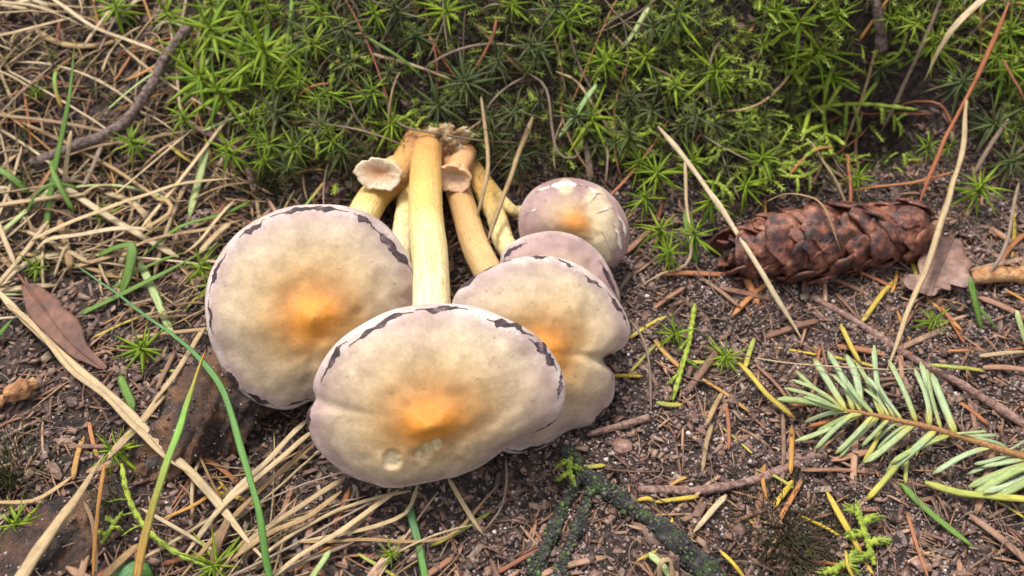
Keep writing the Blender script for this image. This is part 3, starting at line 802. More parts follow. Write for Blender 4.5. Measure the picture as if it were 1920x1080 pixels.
leaf('dead_leaf', 'reddish brown dead leaf with toothed edge among the straws',
     [(28, 512), (52, 508), (72, 522), (95, 545), (112, 562), (118, 574), (135, 590), (148, 603), (158, 625), (164, 650), (180, 672), (205, 700), (192, 704), (165, 690), (140, 678), (115, 655), (90, 632), (66, 606), (48, 580), (38, 548)],
     [(32, 512), (80, 575), (130, 640), (208, 704)], [.35, .5, .4, .15], M['leaf_red'], .1)
leaf('oak_leaf', 'lobed brown oak leaf lying against the stalk end of the cone',
     [(1760, 440), (1785, 432), (1808, 445), (1812, 470), (1824, 492), (1815, 512), (1828, 535), (1808, 545), (1782, 535), (1780, 550), (1760, 548), (1752, 560), (1735, 562), (1730, 548), (1705, 552), (1688, 535), (1700, 520), (1722, 520), (1720, 495), (1735, 470), (1750, 462)],
     [(1790, 438), (1768, 490), (1745, 555)], [.55, .5, .25], M['leaf_oak'], .10)

# ------------------------------------------------------------------ strands read off the photograph
def strand_px(name, label, cat, mat, pts, lifts, wpx, taper='both', flat=.35, n=None, group=None, twist=0.0, k=6, wig=.02):
    if np.isscalar(lifts): lifts = [lifts] * len(pts)
    p3 = [P(a, b_, l) for (a, b_), l in zip(pts, lifts)]
    ln = sum(np.linalg.norm(p3[i + 1] - p3[i]) for i in range(len(p3) - 1))
    n = n or int(np.clip(ln * 5, 10, 48))
    p = catmull(p3, n)
    s_ = R.random() * 90
    tt = np.linspace(0, 1, n)
    p = p + wig * np.stack([fbm(tt * ln * .8 + s_, tt * 0 + 1, 0, 2), fbm(tt * ln * .8 + s_, tt * 0 + 4, 1, 2), fbm(tt * ln * .8 + s_, tt * 0 + 7, 2, 2)], -1) * 3
    wv = wpx * PXCM * {'both': np.clip(np.minimum(tt * 8 + .35, (1 - tt) * 5 + .15), 0, 1), 'end': np.clip((1 - tt) * 1.6 + .08, 0, 1), 'start': np.clip(tt * 1.6 + .08, 0, 1), 'none': np.ones(n), 'needle': np.clip(np.minimum(tt * 9 + .5, (1 - tt) * 9 + .45), 0, 1)}[taper]
    wv = wv * (1 + .3 * fbm(tt * ln * 1.5 + s_, tt * 0, 3, 2))
    if name == 'dry_stalk': wv = wv * .82
    if name == 'dry_stalk' and flat < .7: flat *= .6; k = 8
    V, Q, A = tube(p, wv, np.maximum(wv * flat, .018), k, twist=twist, v=R.random())
    o = solid(name, V, Q, M[mat], base=p[0], attrs=A)
    return tag(o, label, cat, group)
G = [
 ('upright green grass blade standing over the straw beside the bare twig', 'grass', [(138, 78), (126, 190), (106, 300), (86, 430)], [1.6, 1.3, .8, .05], 15, 'start', .2),
 ('long bluish green grass blade arching past the round mushroom over the root', 'grass_blue', [(108, 472), (200, 535), (300, 610), (375, 672), (425, 745), (462, 870), (488, 980), (508, 1100)], [.25, .45, .75, 1.25, 1.6, 1.5, 1.1, .5], 11, 'start', .15),
 ('half withered grass blade with orange ends leaning over the root', 'grass_turning', [(388, 655), (362, 720), (330, 810), (298, 905), (256, 1095)], [1.2, 1.5, 1.7, 1.5, .3], 15, 'start', .2),
 ('short broad green grass blade bent over in the straw', 'grass', [(180, 482), (225, 462), (246, 460), (242, 500), (222, 565)], [.2, .7, .8, .6, .0], 20, 'both', .15),
 ('green grass blade lying towards the rim of the round mushroom', 'grass', [(414, 455), (330, 498), (240, 545), (148, 590)], [.5, .5, .35, .05], 13, 'start', .2),
 ('narrow green grass blade lying across the straw bundle', 'grass', [(470, 375), (410, 404), (330, 428), (255, 492)], [.3, .55, .6, .15], 9, 'both', .2),
 ('pale green grass blade dropping from the bank onto the straw', 'grass_pale', [(387, 272), (372, 340), (353, 412)], [.5, .4, .1], 17, 'both', .15),
 ('pale green grass blade bleached at one end under the bluish one', 'grass_pale', [(262, 492), (287, 540), (330, 638)], [.3, .3, .05], 18, 'both', .15),
 ('green grass blade rising beside the dead leaf tip', 'grass', [(-10, 312), (30, 340), (58, 365)], [.6, .5, .2], 14, 'both', .2),
 ('stiff pale green blade leaning on the moss above the small mushroom', 'grass_pale', [(1118, 158), (1080, 212), (1040, 264)], [1.1, .9, .5], 12, 'both', .2),
 ('pale yellow pointed blade standing in the moss above the bank', 'grass_pale', [(1215, 14), (1192, 55), (1165, 92)], [1.0, .8, .5], 13, 'both', .2),
 ('thin curved green grass blade in the moss above the stems', 'grass', [(675, 60), (730, 92), (770, 122), (812, 165)], [.6, .8, .7, .2], 8, 'both', .3),
 ('short dark green blade beside the broken upright straw', 'grass', [(1286, 395), (1294, 450), (1308, 497)], [.8, .5, .05], 17, 'both', .2),
 ('bluish green flat blade lying below the broad mushroom', 'grass_blue', [(765, 945), (782, 1010), (802, 1100)], [.15, .18, .1], 13, 'none', .15),
 ('stiff green blade on the soil below the fir sprig', 'grass', [(1690, 905), (1755, 968), (1828, 1024)], [.15, .2, .08], 14, 'both', .3),
 ('small upright green blade before the oak leaf', 'grass', [(1818, 518), (1828, 570), (1838, 622)], [.8, .5, .05], 13, 'both', .2),
 ('small slanting green blade right before the oak leaf', 'grass', [(1830, 572), (1855, 600), (1872, 622)], [.4, .3, .05], 9, 'both', .3),
 ('pair-mate green blade rising from the litter at the end of the wood chip', 'grass_pale', [(1905, 580), (1915, 620), (1925, 660)], [.6, .4, .05], 12, 'both', .3),
 ('green grass tip poking from below the toothed dead leaf', 'grass', [(-12, 640), (8, 615), (20, 600)], [.1, .3, .4], 14, 'end', .2),
 ('narrow green blade under the pale straw by the root', 'grass', [(228, 705), (240, 740), (252, 772)], [.5, .4, .3], 14, 'both', .2),
 ('broad green leaf blade at the foot of the root', 'grass_blue', [(205, 1085), (245, 1065), (285, 1078)], [.2, .35, .1], 30, 'both', .1),
 ('lime grass sliver lying over the needles below the bitten mushroom', 'grass_pale', [(1215, 1040), (1240, 1060), (1262, 1085)], [.1, .15, .1], 12, 'both', .3),
 ('slim green blade stuck among the straws below the broad mushroom', 'grass_pale', [(620, 1030), (600, 1060), (575, 1095)], [.4, .35, .2], 12, 'both', .25),
]
for lb, mt, pts_, lf, wd, tp, fl in G:
    strand_px('grass_blade', lb, 'grass', mt, pts_, lf, wd, tp, fl, group='green grass blades')
D = [
 ('long tan stalk slanting from the moss down to the sandy mound', 'straw_pale', [(1235, 238), (1320, 345), (1408, 478), (1507, 642)], [.9, 1.1, .9, .05], 14, 'both', .8),
 ('long tan stalk slanting across the oak leaf', 'straw_pale', [(1812, 190), (1795, 320), (1742, 485), (1662, 700)], [1.5, 1.4, 1.0, .05], 14, 'both', .8),
 ('long rusty red needle leaning against the bank above the cone', 'rust', [(1890, 5), (1810, 190), (1757, 300), (1715, 400)], [1.8, 1.4, .9, .2], 11, 'both', .8),
 ('flattened pale straw hanging from the top of the bank', 'straw_pale', [(1850, -10), (1800, 40), (1765, 85), (1733, 152)], [1.2, 1.3, 1.3, 1.0], 20, 'end', .4),
 ('thin grey straw hanging in the dark hollow of the bank', 'straw_grey', [(1765, -5), (1722, 105), (1682, 185), (1646, 252)], [.9, 1.1, 1.0, .6], 10, 'both', .7),
 ('orange needle resting against the stubby twig', 'orange_needle', [(1668, -5), (1612, 78)], [1.2, .7], 9, 'needle', .7),
 ('bent tan straw leaning in front of the torn stem end', 'straw', [(900, 180), (914, 288), (906, 360), (886, 440)], [.9, 1.3, 1.3, .6], 10, 'both', .8),
 ('stiff tan straw leaning between the stems and the small mushroom', 'straw', [(1000, 218), (965, 315), (914, 458)], [.7, 1.1, 1.0], 14, 'both', .8),
 ('broad grey straw piece standing behind the small mushroom', 'straw_grey', [(1092, 255), (1103, 300), (1106, 345)], [.4, .5, .3], 18, 'both', .4),
 ('whitish straw lying in the moss above the stout stem', 'straw_pale', [(688, 98), (760, 118), (850, 150)], [.6, .6, .5], 11, 'both', .7),
 ('tan straw lying slanted in the moss tangle above the small mushroom', 'straw', [(886, 40), (940, 95), (984, 142)], [.6, .7, .5], 10, 'both', .7),
 ('rusty forked needle standing in the moss above the stout stem', 'rust', [(930, 35), (922, 70), (878, 152)], [1.0, .9, .4], 8, 'both', .7),
 ('looping mauve rootlet hanging above the small mushroom', 'straw_grey', [(992, 140), (1022, 165), (1033, 235), (1045, 285), (1075, 295), (1098, 265)], [.5, .8, .9, .9, .8, .5], 7, 'both', .9),
 ('curved mauve rootlet arching in the dark moss beside the stems', 'straw_grey', [(985, 142), (945, 165), (912, 205), (900, 255)], [.5, .7, .7, .3], 6, 'both', .9),
 ('thin mauve rootlet crossing the earthy stem clump', 'straw_grey', [(715, 165), (735, 215), (765, 240), (850, 255), (940, 266), (1000, 268)], [.5, .8, 1.0, 1.2, .7, .3], 6, 'both', .9),
 ('tan straw crossing low behind the notched mushroom', 'straw', [(826, 475), (870, 448), (905, 425)], [.2, .4, .6], 8, 'both', .8),
 ('pale broken straw standing upright behind the sandy mound', 'straw_pale', [(1284, 292), (1289, 400), (1292, 489), (1240, 515), (1194, 545)], [1.0, .8, .3, .2, .04], 8, 'both', .8),
 ('thick pale straw running diagonally over the root', 'straw_pale', [(-10, 540), (60, 612), (150, 692), (250, 782), (340, 870), (430, 968), (505, 1068)], [.5, .5, .55, .6, .5, .4, .3], 18, 'both', .5),
 ('second pale straw lying close along the thick diagonal one', 'straw_pale', [(15, 570), (55, 600), (130, 690), (200, 745), (290, 840), (352, 890)], [.6, .65, .75, .8, .8, .6], 12, 'both', .5),
 ('stout whitish straw raised over the lower end of the root', 'straw_pale', [(198, 852), (150, 925), (100, 995), (30, 1095)], [1.0, 1.6, 2.0, 2.4], 22, 'start', .6),
 ('flat greenish tan straw ending under the diagonal straw', 'straw', [(312, 722), (268, 785), (225, 832), (190, 872)], [.5, .6, .6, .4], 20, 'both', .35),
 ('tan straw running from the round mushroom rim to the diagonal straw', 'straw', [(385, 615), (340, 685), (292, 755)], [.3, .55, .6], 12, 'both', .5),
 ('thin orange blade curling over the dark soil beside the root', 'straw', [(-10, 940), (55, 942), (105, 915), (142, 888)], [.3, .4, .5, .5], 9, 'both', .3),
 ('upright orange straw before the root', 'orange_needle', [(196, 870), (184, 960), (176, 1090)], [.9, .9, .5], 9, 'both', .6),
 ('thin tan straw forked beside the orange one', 'straw', [(155, 940), (172, 990), (178, 1080)], [.6, .6, .4], 8, 'both', .5),
 ('tan straw bent in a sharp fold below the broad mushroom', 'straw_pale', [(836, 895), (870, 950), (904, 1000)], [.35, .3, .1], 9, 'both', .5),
 ('grey curved fibre rising from the fold below the broad mushroom', 'straw_grey', [(905, 1000), (940, 950), (950, 900), (948, 852)], [.1, .3, .4, .3], 6, 'both', .8),
 ('tan straw bending from under the broad mushroom to the needles', 'straw_pale', [(782, 905), (764, 955), (720, 978), (640, 1000), (560, 1015)], [.3, .35, .3, .25, .2], 9, 'both', .4),
 ('long thin pinkish straw lying across the needles', 'straw', [(560, 1020), (680, 1015), (800, 1015), (860, 990), (935, 905)], [.2, .25, .25, .25, .2], 7, 'both', .5),
 ('thin drooping pinkish fibre beside the notched mushroom', 'straw_grey', [(1180, 600), (1205, 635), (1218, 690), (1220, 780)], [.5, .45, .3, .05], 6, 'both', .8),
 ('bundle straw with frayed end lying from the broad mushroom to the soil', 'straw_pale', [(582, 782), (500, 862), (420, 940), (340, 1050)], [.45, .45, .4, .2], 14, 'both', .5),
 ('bleached straw on top of the bundle below the round mushroom', 'straw_pale', [(590, 805), (520, 865), (440, 930), (372, 995)], [.55, .55, .5, .4], 12, 'both', .5),
 ('slim straw under the bundle below the round mushroom', 'straw', [(585, 838), (500, 905), (420, 985), (330, 1090)], [.3, .3, .3, .2], 11, 'both', .5),
 ('straw running low from under the broad mushroom', 'straw', [(645, 895), (560, 950), (470, 1010), (395, 1085)], [.3, .35, .3, .2], 12, 'both', .5),
 ('bleached straw slanting up to the lower edge of the broad mushroom', 'straw_pale', [(745, 918), (650, 985), (560, 1045), (505, 1090)], [.35, .4, .4, .3], 11, 'both', .5),
 ('greenish straw beside the slanting bleached one', 'straw', [(720, 930), (665, 980), (640, 1000)], [.25, .3, .2], 13, 'both', .4),
 ('tan straw in the bundle with a dark joint', 'straw', [(640, 920), (570, 970), (500, 1000), (420, 1060)], [.35, .4, .4, .3], 13, 'both', .5),
 ('orange straw poking out of the dark soil below the root', 'orange_needle', [(420, 905), (360, 945), (300, 975)], [.3, .35, .25], 8, 'both', .5),
 ('tan straw half under the root end', 'straw', [(265, 1020), (225, 1055), (185, 1095)], [.4, .4, .4], 16, 'both', .5),
 ('flat tan straw standing under the bundle', 'straw', [(432, 965), (410, 1010), (395, 1060)], [.4, .35, .2], 18, 'both', .3),
 ('pale straw hanging by the left of the tuft with dry curl', 'straw_pale', [(-10, 405), (10, 455), (32, 505)], [.7, .7, .5], 11, 'both', .6),
 ('wide pale straw bent over in the tangle near the dead leaf', 'straw_pale', [(62, 475), (90, 448), (150, 438), (215, 430), (300, 432)], [.3, .6, .7, .7, .5], 14, 'both', .35),
 ('long tan straw running along the tangle to the bank', 'straw_pale', [(60, 450), (160, 405), (260, 370), (345, 345), (440, 335)], [.5, .7, .7, .6, .4], 13, 'both', .4),
 ('tan straw loop curled over in the tangle', 'straw', [(290, 372), (315, 378), (318, 398), (280, 422), (255, 428)], [.5, .8, .8, .6, .3], 12, 'both', .3),
 ('olive straw under the loop in the tangle', 'straw', [(115, 505), (200, 480), (290, 450), (400, 425), (460, 410)], [.3, .4, .5, .5, .3], 12, 'both', .4),
 ('straw rising from the tangle to the green blade', 'straw', [(100, 520), (118, 470), (130, 455)], [.2, .5, .6], 8, 'both', .5),
 ('dry straw crossing the tangle towards the round mushroom', 'straw_pale', [(440, 375), (400, 418), (370, 455), (340, 478)], [.5, .6, .5, .2], 9, 'both', .5),
 ('pale straw standing out of the litter by the twig', 'straw_pale', [(133, 245), (125, 300), (118, 360)], [.8, .6, .2], 13, 'both', .5),
 ('forked grey straw dropping from the bare twig', 'straw_grey', [(192, 270), (175, 310), (152, 360)], [.5, .4, .1], 13, 'both', .6),
 ('pale straw lying over the litter above the twig', 'straw_pale', [(-10, 66), (70, 48), (150, 28)], [.6, .6, .4], 11, 'both', .5),
 ('long pale straw reaching down to the bare twig', 'straw_pale', [(85, -10), (160, 40), (240, 75), (312, 102)], [.5, .6, .6, .6], 10, 'both', .6),
 ('orange dry blade sticking out from under the bare twig', 'orange_needle', [(345, 95), (290, 125), (236, 154)], [.5, .6, .3], 11, 'both', .35),
 ('tan blade lying in the litter below the bare twig', 'straw', [(385, 240), (320, 250), (240, 265), (150, 285), (70, 305)], [.3, .4, .5, .4, .2], 11, 'both', .4),
 ('golden short blade below the bank moss', 'yellow_needle', [(318, 272), (336, 288), (358, 304)], [.3, .3, .2], 10, 'both', .4),
 ('grey curved straw standing behind the oak leaf', 'straw_grey', [(1910, 340), (1890, 440), (1862, 500), (1830, 530)], [.9, .7, .5, .2], 9, 'both', .7),
 ('rusty straw lying along the top of the cone', 'rust', [(1600, 358), (1700, 342), (1800, 318)], [.6, .6, .5], 9, 'both', .7),
 ('thin dry stalk arching over the tip of the cone', 'straw', [(1430, 380), (1470, 362), (1515, 370), (1545, 395), (1575, 470)], [.6, 1.2, 1.6, 1.7, 1.3], 6, 'both', .6),
 ('dry stalk standing by the dark hollow', 'straw_grey', [(1890, 222), (1855, 275), (1820, 335)], [1.2, .9, .4], 11, 'both', .7),
 ('rusty needle leaning in the curved moss beside the stalk', 'rust', [(1880, 110), (1905, 160), (1925, 200)], [1.2, 1.2, 1.0], 9, 'both', .7),
 ('thin pale fibre stretched over the fir sprig', 'straw_pale', [(1410, 670), (1500, 682), (1600, 690), (1730, 692)], [.1, .5, .9, .6], 4, 'both', .8),
 ('tan curved straw lying in the moss above the hollow', 'straw', [(1485, 135), (1450, 175), (1400, 203), (1350, 207)], [.7, .8, .8, .5], 8, 'both', .6),
 ('rolled whitish straw curl at the twig fork', 'straw_pale', [(1238, 1085), (1240, 1055), (1256, 1048), (1262, 1085)], [.1, .4, .4, .1], 11, 'none', .3),
 ('pale forked straw piece by the mossy twig', 'straw_pale', [(1362, 928), (1330, 965), (1298, 1000)], [.15, .2, .1], 12, 'both', .5),
 ('dark reddish straw standing in the litter corner', 'rust', [(1700, 960), (1720, 1030), (1740, 1090)], [.1, .15, .1], 8, 'both', .6),
 ('long pale straw with a crook hanging by the tangle of the bank', 'straw', [(1040, 135), (1080, 150), (1110, 190), (1150, 255)], [.6, .8, .8, .4], 9, 'both', .5),
 ('tan straw lying in the moss towards the small mushroom', 'straw', [(1148, 62), (1200, 110), (1285, 158)], [.5, .6, .5], 9, 'both', .5),
 ('greyish dry shred lying on the moss above the small mushroom', 'straw_grey', [(1195, 10), (1150, 35), (1120, 60)], [.5, .6, .4], 9, 'both', .5),
]
for lb, mt, pts_, lf, wd, tp, fl in D:
    strand_px('dry_stalk', lb, 'dry stalk', mt, pts_, lf, wd, tp, fl, group='dry stalks and straws')
NDL = [
 ('bright yellow needle on the soil before the cone', 'yellow_needle', [(1674, 528), (1640, 570), (1614, 606)], 15),
 ('yellow green needle slanting into the fir sprig', 'yellow_needle', [(1577, 608), (1598, 650), (1616, 685)], 12),
 ('yellow needle touching the edge of the notched mushroom', 'yellow_needle', [(1252, 594), (1220, 610), (1184, 632)], 12),
 ('orange needle before the little moss sprout', 'orange_needle', [(1220, 618), (1242, 655), (1276, 692)], 13),
 ('yellow green needle under the orange one', 'lime_needle', [(1230, 645), (1205, 672), (1178, 700)], 9),
 ('pale yellow needle poking from under the notched mushroom', 'yellow_needle', [(1148, 704), (1175, 702), (1206, 703)], 11),
 ('lime and yellow needle lying on the mossy fork', 'lime_needle', [(1064, 871), (1098, 874), (1134, 872)], 13),
 ('broken yellow needle lying beyond the mossy twig', 'yellow_needle', [(1197, 937), (1215, 934), (1226, 938)], 12),
 ('yellow needle lying beside the broken one', 'yellow_needle', [(1230, 940), (1270, 935), (1312, 930)], 13),
 ('long golden needle lying against the fir sprig', 'yellow_needle', [(1386, 682), (1430, 730), (1490, 782)], 13),
 ('golden needle standing on the soil below the fir sprig', 'yellow_needle', [(1550, 922), (1580, 975), (1622, 1048)], 14),
 ('long curved pale yellow needle by the dark moss tuft', 'yellow_needle', [(1500, 966), (1560, 995), (1610, 1035), (1645, 1085)], 9),
 ('orange yellow needle above the dark moss tuft', 'yellow_needle', [(1486, 902), (1470, 925), (1452, 952)], 13),
 ('tan forked needle upright on the sand', 'straw', [(1356, 734), (1340, 765), (1326, 800)], 13),
 ('tan needle below the forked one on the sand', 'straw', [(1336, 795), (1322, 840), (1315, 884)], 12),
 ('orange brown needle lying towards the forked tan one', 'orange_needle', [(1290, 690), (1345, 725), (1404, 774)], 10),
 ('green stubby needle on the sand', 'lime_needle', [(1228, 752), (1250, 757), (1276, 758)], 13),
 ('pale needle upright beside the sandy mound', 'lime_needle', [(1414, 634), (1405, 660), (1398, 690)], 13),
 ('cream needle lying beyond the fir sprig', 'straw_pale', [(1838, 668), (1880, 664), (1925, 660)], 12),
 ('olive needle lying between sprig and oak leaf', 'lime_needle', [(1745, 684), (1795, 690), (1846, 698)], 11),
 ('yellow needle standing behind the wood chip', 'yellow_needle', [(1903, 392), (1902, 435), (1900, 486)], 10),
 ('golden needle lying under the cone stalk end', 'yellow_needle', [(1710, 485), (1716, 505), (1722, 528)], 13),
 ('lime needle lying among rusty needles below the broad mushroom', 'lime_needle', [(922, 958), (870, 990), (808, 1022)], 12),
 ('pale yellow needle lying on the straw bundle', 'yellow_needle', [(398, 922), (445, 932), (500, 946)], 13),
 ('golden needle lying against the toothed dead leaf', 'yellow_needle', [(112, 582), (122, 620), (132, 656)], 10),
 ('orange yellow needle over the dark soil beside the leaf', 'yellow_needle', [(290, 585), (230, 605), (172, 632)], 9),
 ('curved yellow stalk at the bottom of the moss sprigs', 'yellow_needle', [(1585, 1030), (1590, 1060), (1605, 1090)], 9),
 ('yellow needle caught in the bank moss above the stems', 'yellow_needle', [(952, 66), (980, 70), (1010, 75)], 12),
 ('orange needle tip in the moss above the hollow', 'orange_needle', [(1290, 72), (1310, 65), (1335, 58)], 11),
 ('rusty needle slanting in the moss above the hollow', 'rust', [(1420, 42), (1395, 75), (1375, 98)], 10),
 ('green needle tip lying over the bark flakes', 'lime_needle', [(1420, 878), (1450, 890), (1490, 915)], 10),
 ('orange needle on the sand beside the green tip', 'orange_needle', [(1432, 870), (1428, 900), (1436, 940)], 10),
 ('golden needle half under the leafy moss sprigs', 'yellow_needle', [(1350, 1035), (1375, 1060), (1400, 1090)], 9),
 ('olive needle lying on the stalk of the fir sprig', 'lime_needle', [(1660, 780), (1640, 830), (1618, 866)], 11),
 ('yellow needle hanging off the fir sprig onto the soil', 'lime_needle', [(1686, 868), (1655, 905), (1626, 938)], 17),
]
for lb, mt, pts_, wd in NDL:
    strand_px('conifer_needle', lb, 'needle', mt, pts_, [.07, .12, .07, .07][:len(pts_)] if 'sprig' not in lb else [.25, .3, .12, .1][:len(pts_)], wd * .74, 'needle', .45, group='single coloured needles')

# ------------------------------------------------------------------ twigs
def twig(name, label, mat, pts, lifts, w0, w1, branches=(), cat='twig', knob=.18):
    p3 = [P(a, b_, l) for (a, b_), l in zip(pts, lifts)]
    th = thing(name, p3[-1], label, cat)
    def one(nm, p3, w0, w1, par):
        ln = sum(np.linalg.norm(p3[i + 1] - p3[i]) for i in range(len(p3) - 1))
        n = int(max(40, ln * 26)); p = catmull(p3, n)
        tt = np.linspace(0, 1, n); s_ = R.random() * 50
        p = p + .05 * np.stack([fbm(tt * ln + s_, tt * 0 + 2, 0), fbm(tt * ln + s_, tt * 0 + 5, 1), fbm(tt * ln + s_, tt * 0 + 9, 2)], -1)
        wv = (w0 + (w1 - w0) * tt) * PXCM * (1 + knob * fbm(tt * ln * 3.5 + s_, tt * 0, 3, 3) * 2)
        V, Q, A = tube(p, wv, wv, 18)
        cen = V.reshape(-1, 18, 3).mean(1).repeat(18, 0)
        a = np.tile(np.arange(18) / 18 * 2 * np.pi, len(V) // 18)
        f = 1 + .9 * knob * fbm(np.cos(a) * 2 + s_, A['t'] * ln * 3 + np.sin(a) * 2, 0, 4) + 1.1 * knob * vnoise(a * 3.2 + s_, A['t'] * ln * 11, 1)
        o = solid(nm, cen + (V - cen) * f[:, None], Q, M[mat], par, attrs=A)
        if mat == 'twig_dark':                    # crumbs and moss cushions sitting on the bark
            m_ = int(ln * 330); kk = rng.integers(0, len(V), m_)
            rv = (cen + (V - cen) * f[:, None])[kk]; sz = rng.lognormal(math.log(.026), .45, m_)
            gv = (OCT[None] * (1 + (rng.random((m_, 6, 1)) - .5) * .9) * sz[:, None, None] + rv[:, None]).reshape(-1, 3)
            gf = (OCTF[None] + (np.arange(m_) * 6)[:, None, None]).reshape(-1, 3)
            tag(solid('moss_crumbs', gv, gf, M['crumb'], o, attrs={'v': np.repeat(rng.random(m_), 6)}), kind='stuff')
        return o
    one('stem', p3, w0, w1, th)
    for bp, bl, b0, b1 in branches: one('branch', [P(a, b_, l) for (a, b_), l in zip(bp, bl)], b0, b1, th)
    return th
twig('bare_twig', 'bare brown twig lying slanted through straw at the edge of the moss', 'twig', [(356, 48), (310, 110), (270, 180), (225, 235), (140, 275), (58, 306)], [.9, .8, .7, .5, .35, .2], 21, 22)
twig('bare_twig', 'stubby knotted brown twig hanging in the top of the bank', 'twig', [(1640, -20), (1645, 30), (1652, 92)], [.9, 1.0, .8], 14, 18, knob=.35)
twig('mossy_twig', 'forked blackish twig speckled with moss on the sandy soil', 'twig_dark', [(1062, 842), (1090, 885), (1150, 930), (1215, 975), (1290, 1035), (1360, 1100)], [.12, .16, .16, .16, .16, .12], 20, 33,
     [([(1085, 885), (1060, 940), (1035, 1000), (1000, 1085)], [.14, .13, .13, .1], 17, 22), ([(1110, 905), (1095, 960), (1070, 1020), (1045, 1090)], [.12, .1, .12, .1], 13, 19)], knob=.3)
twig('pinkish_twig', 'pinkish bark twig lying flat below the fir sprig', 'twig_pink', [(1195, 918), (1280, 920), (1360, 912), (1440, 890), (1525, 852)], [.06, .08, .1, .08, .05], 12, 17)
twig('pinkish_twig', 'long pinkish twig running from the cone to the fir sprig end', 'twig_pink', [(1520, 555), (1600, 600), (1690, 660), (1800, 720), (1930, 800)], [.06, .1, .12, .12, .1], 12, 16)
twig('rusty_twig', 'short rusty twig beside the crumpled bark piece', 'twig_pink', [(1102, 815), (1150, 800), (1215, 782)], [.08, .12, .1], 10, 12)
twig('wood_chip', 'orange wood splinter beside the oak leaf', 'wood', [(1822, 522), (1870, 515), (1960, 512)], [.25, .3, .3], 26, 40, cat='wood chip')
twig('bud_twig', 'knobbly orange bud twig beside the straws', 'wood', [(-15, 762), (25, 738), (66, 716)], [.25, .35, .3], 34, 20, cat='twig', knob=.5)
twig('brown_root_fibre', 'brown root fibre lying along the foot of the moss bank', 'twig_pink', [(365, 240), (420, 265), (455, 300), (480, 360)], [.3, .35, .3, .15], 12, 14)

# ------------------------------------------------------------------ fir sprig
def needle_mesh(sd_, bend=.1, w=.13, k=6, n=10):
    t = np.linspace(0, 1, n)
    p = np.stack([t * 0 + .03 * np.sin(t * 3 + sd_), t, bend * np.sin(t * np.pi) - bend * .6 * t], -1)
    wv = w * np.clip(np.minimum(t * 10 + .4, (1 - t) * 7 + .35), 0, 1)
    V, Q, A = tube(p, wv, wv * .34, k)
    return V, Q, A
def proto(name, mat, **kw):
    V, Q, A = needle_mesh(**kw)
    me = raw_mesh(name, V, Q, A); me.materials.append(M[mat]); return me
fir_m = [proto('needle', 'fir_needle', sd_=k, bend=b_, w=w_) for k, (b_, w_) in enumerate([(.04, .09), (.08, .10), (-.03, .092), (.06, .105)])]
Zx = lambda x, y: (1280 + x * .4074, 640 + y * .4074)
spine = [Zx(735, 318), Zx(860, 335), Zx(1000, 365), Zx(1150, 400), Zx(1300, 445), Zx(1440, 490), Zx(1571, 530), (2010, 890)]
sl_ = [.55, .6, .65, .65, .6, .5, .45, .4]
fs = thing('fir_sprig', P(*spine[-1], .3), 'fresh fir sprig with pale green flat needles on the sandy soil', 'fir sprig')
sp3 = catmull([P(a, b_, l) for (a, b_), l in zip(spine, sl_)], 60)
V, Q, A = tube(sp3, np.linspace(.07, .17, 60), np.linspace(.07, .17, 60), 10)
solid('twig', V, Q, M['fir_stem'], fs, attrs=A)
fb = np.array(fs.location) / S
def put(me, name, parent, pb, a, b_, up, wscale=1.0):
    d = b_ - a; L = np.linalg.norm(d); d = d / L
    x = nz(np.cross(d, up)); z = np.cross(x, d)
    o = bpy.data.objects.new(name, me); COL.objects.link(o); o.parent = parent
    wz = L * wscale
    o.matrix_basis = Matrix(((x[0] * wz, d[0] * L, z[0] * wz, (a[0] - pb[0]) * S), (x[1] * wz, d[1] * L, z[1] * wz, (a[1] - pb[1]) * S), (x[2] * wz, d[2] * L, z[2] * wz, (a[2] - pb[2]) * S), (0, 0, 0, 1)))
    return o
FN = [((720, 300), (470, 210)), ((740, 310), (510, 165)), ((710, 262), (528, 136)), ((760, 290), (610, 72)), ((790, 290), (668, 42)), ((805, 300), (770, 52)), ((930, 300), (888, 22)), ((1080, 345), (958, 80)), ((1132, 390), (1098, 88)), ((1128, 388), (1080, 120)), ((1195, 405), (1128, 130)), ((1255, 415), (1150, 138)), ((930, 310), (798, 92)), ((985, 325), (850, 150)), ((860, 330), (720, 120)), ((880, 335), (755, 190)), ((830, 330), (690, 150)), ((960, 340), (840, 210)), ((1010, 350), (900, 190)), ((760, 318), (560, 250)), ((740, 318), (440, 265)),
      ((850, 340), (608, 412)), ((845, 340), (515, 455)), ((875, 375), (700, 515)), ((885, 380), (722, 535)), ((1005, 375), (880, 462)), ((1085, 390), (828, 552)), ((1165, 420), (935, 595)), ((1235, 430), (960, 560)), ((800, 335), (605, 490)), ((905, 360), (740, 480)), ((950, 365), (820, 480)), ((1040, 380), (890, 500)), ((790, 335), (560, 360)),
      ((1260, 425), (1450, 440)), ((1300, 440), (1505, 488)), ((1240, 420), (1400, 410)), ((1440, 490), (1145, 598)), ((1540, 525), (1340, 560)), ((1600, 540), (1368, 572)), ((1640, 560), (1320, 672)), ((1660, 570), (1330, 695)), ((1690, 585), (1375, 690)), ((1700, 600), (1420, 720)), ((1580, 535), (1310, 610)), ((1640, 555), (1450, 650)), ((1480, 500), (1620, 440)), ((1540, 520), (1660, 450)), ((1600, 540), (1720, 480))]
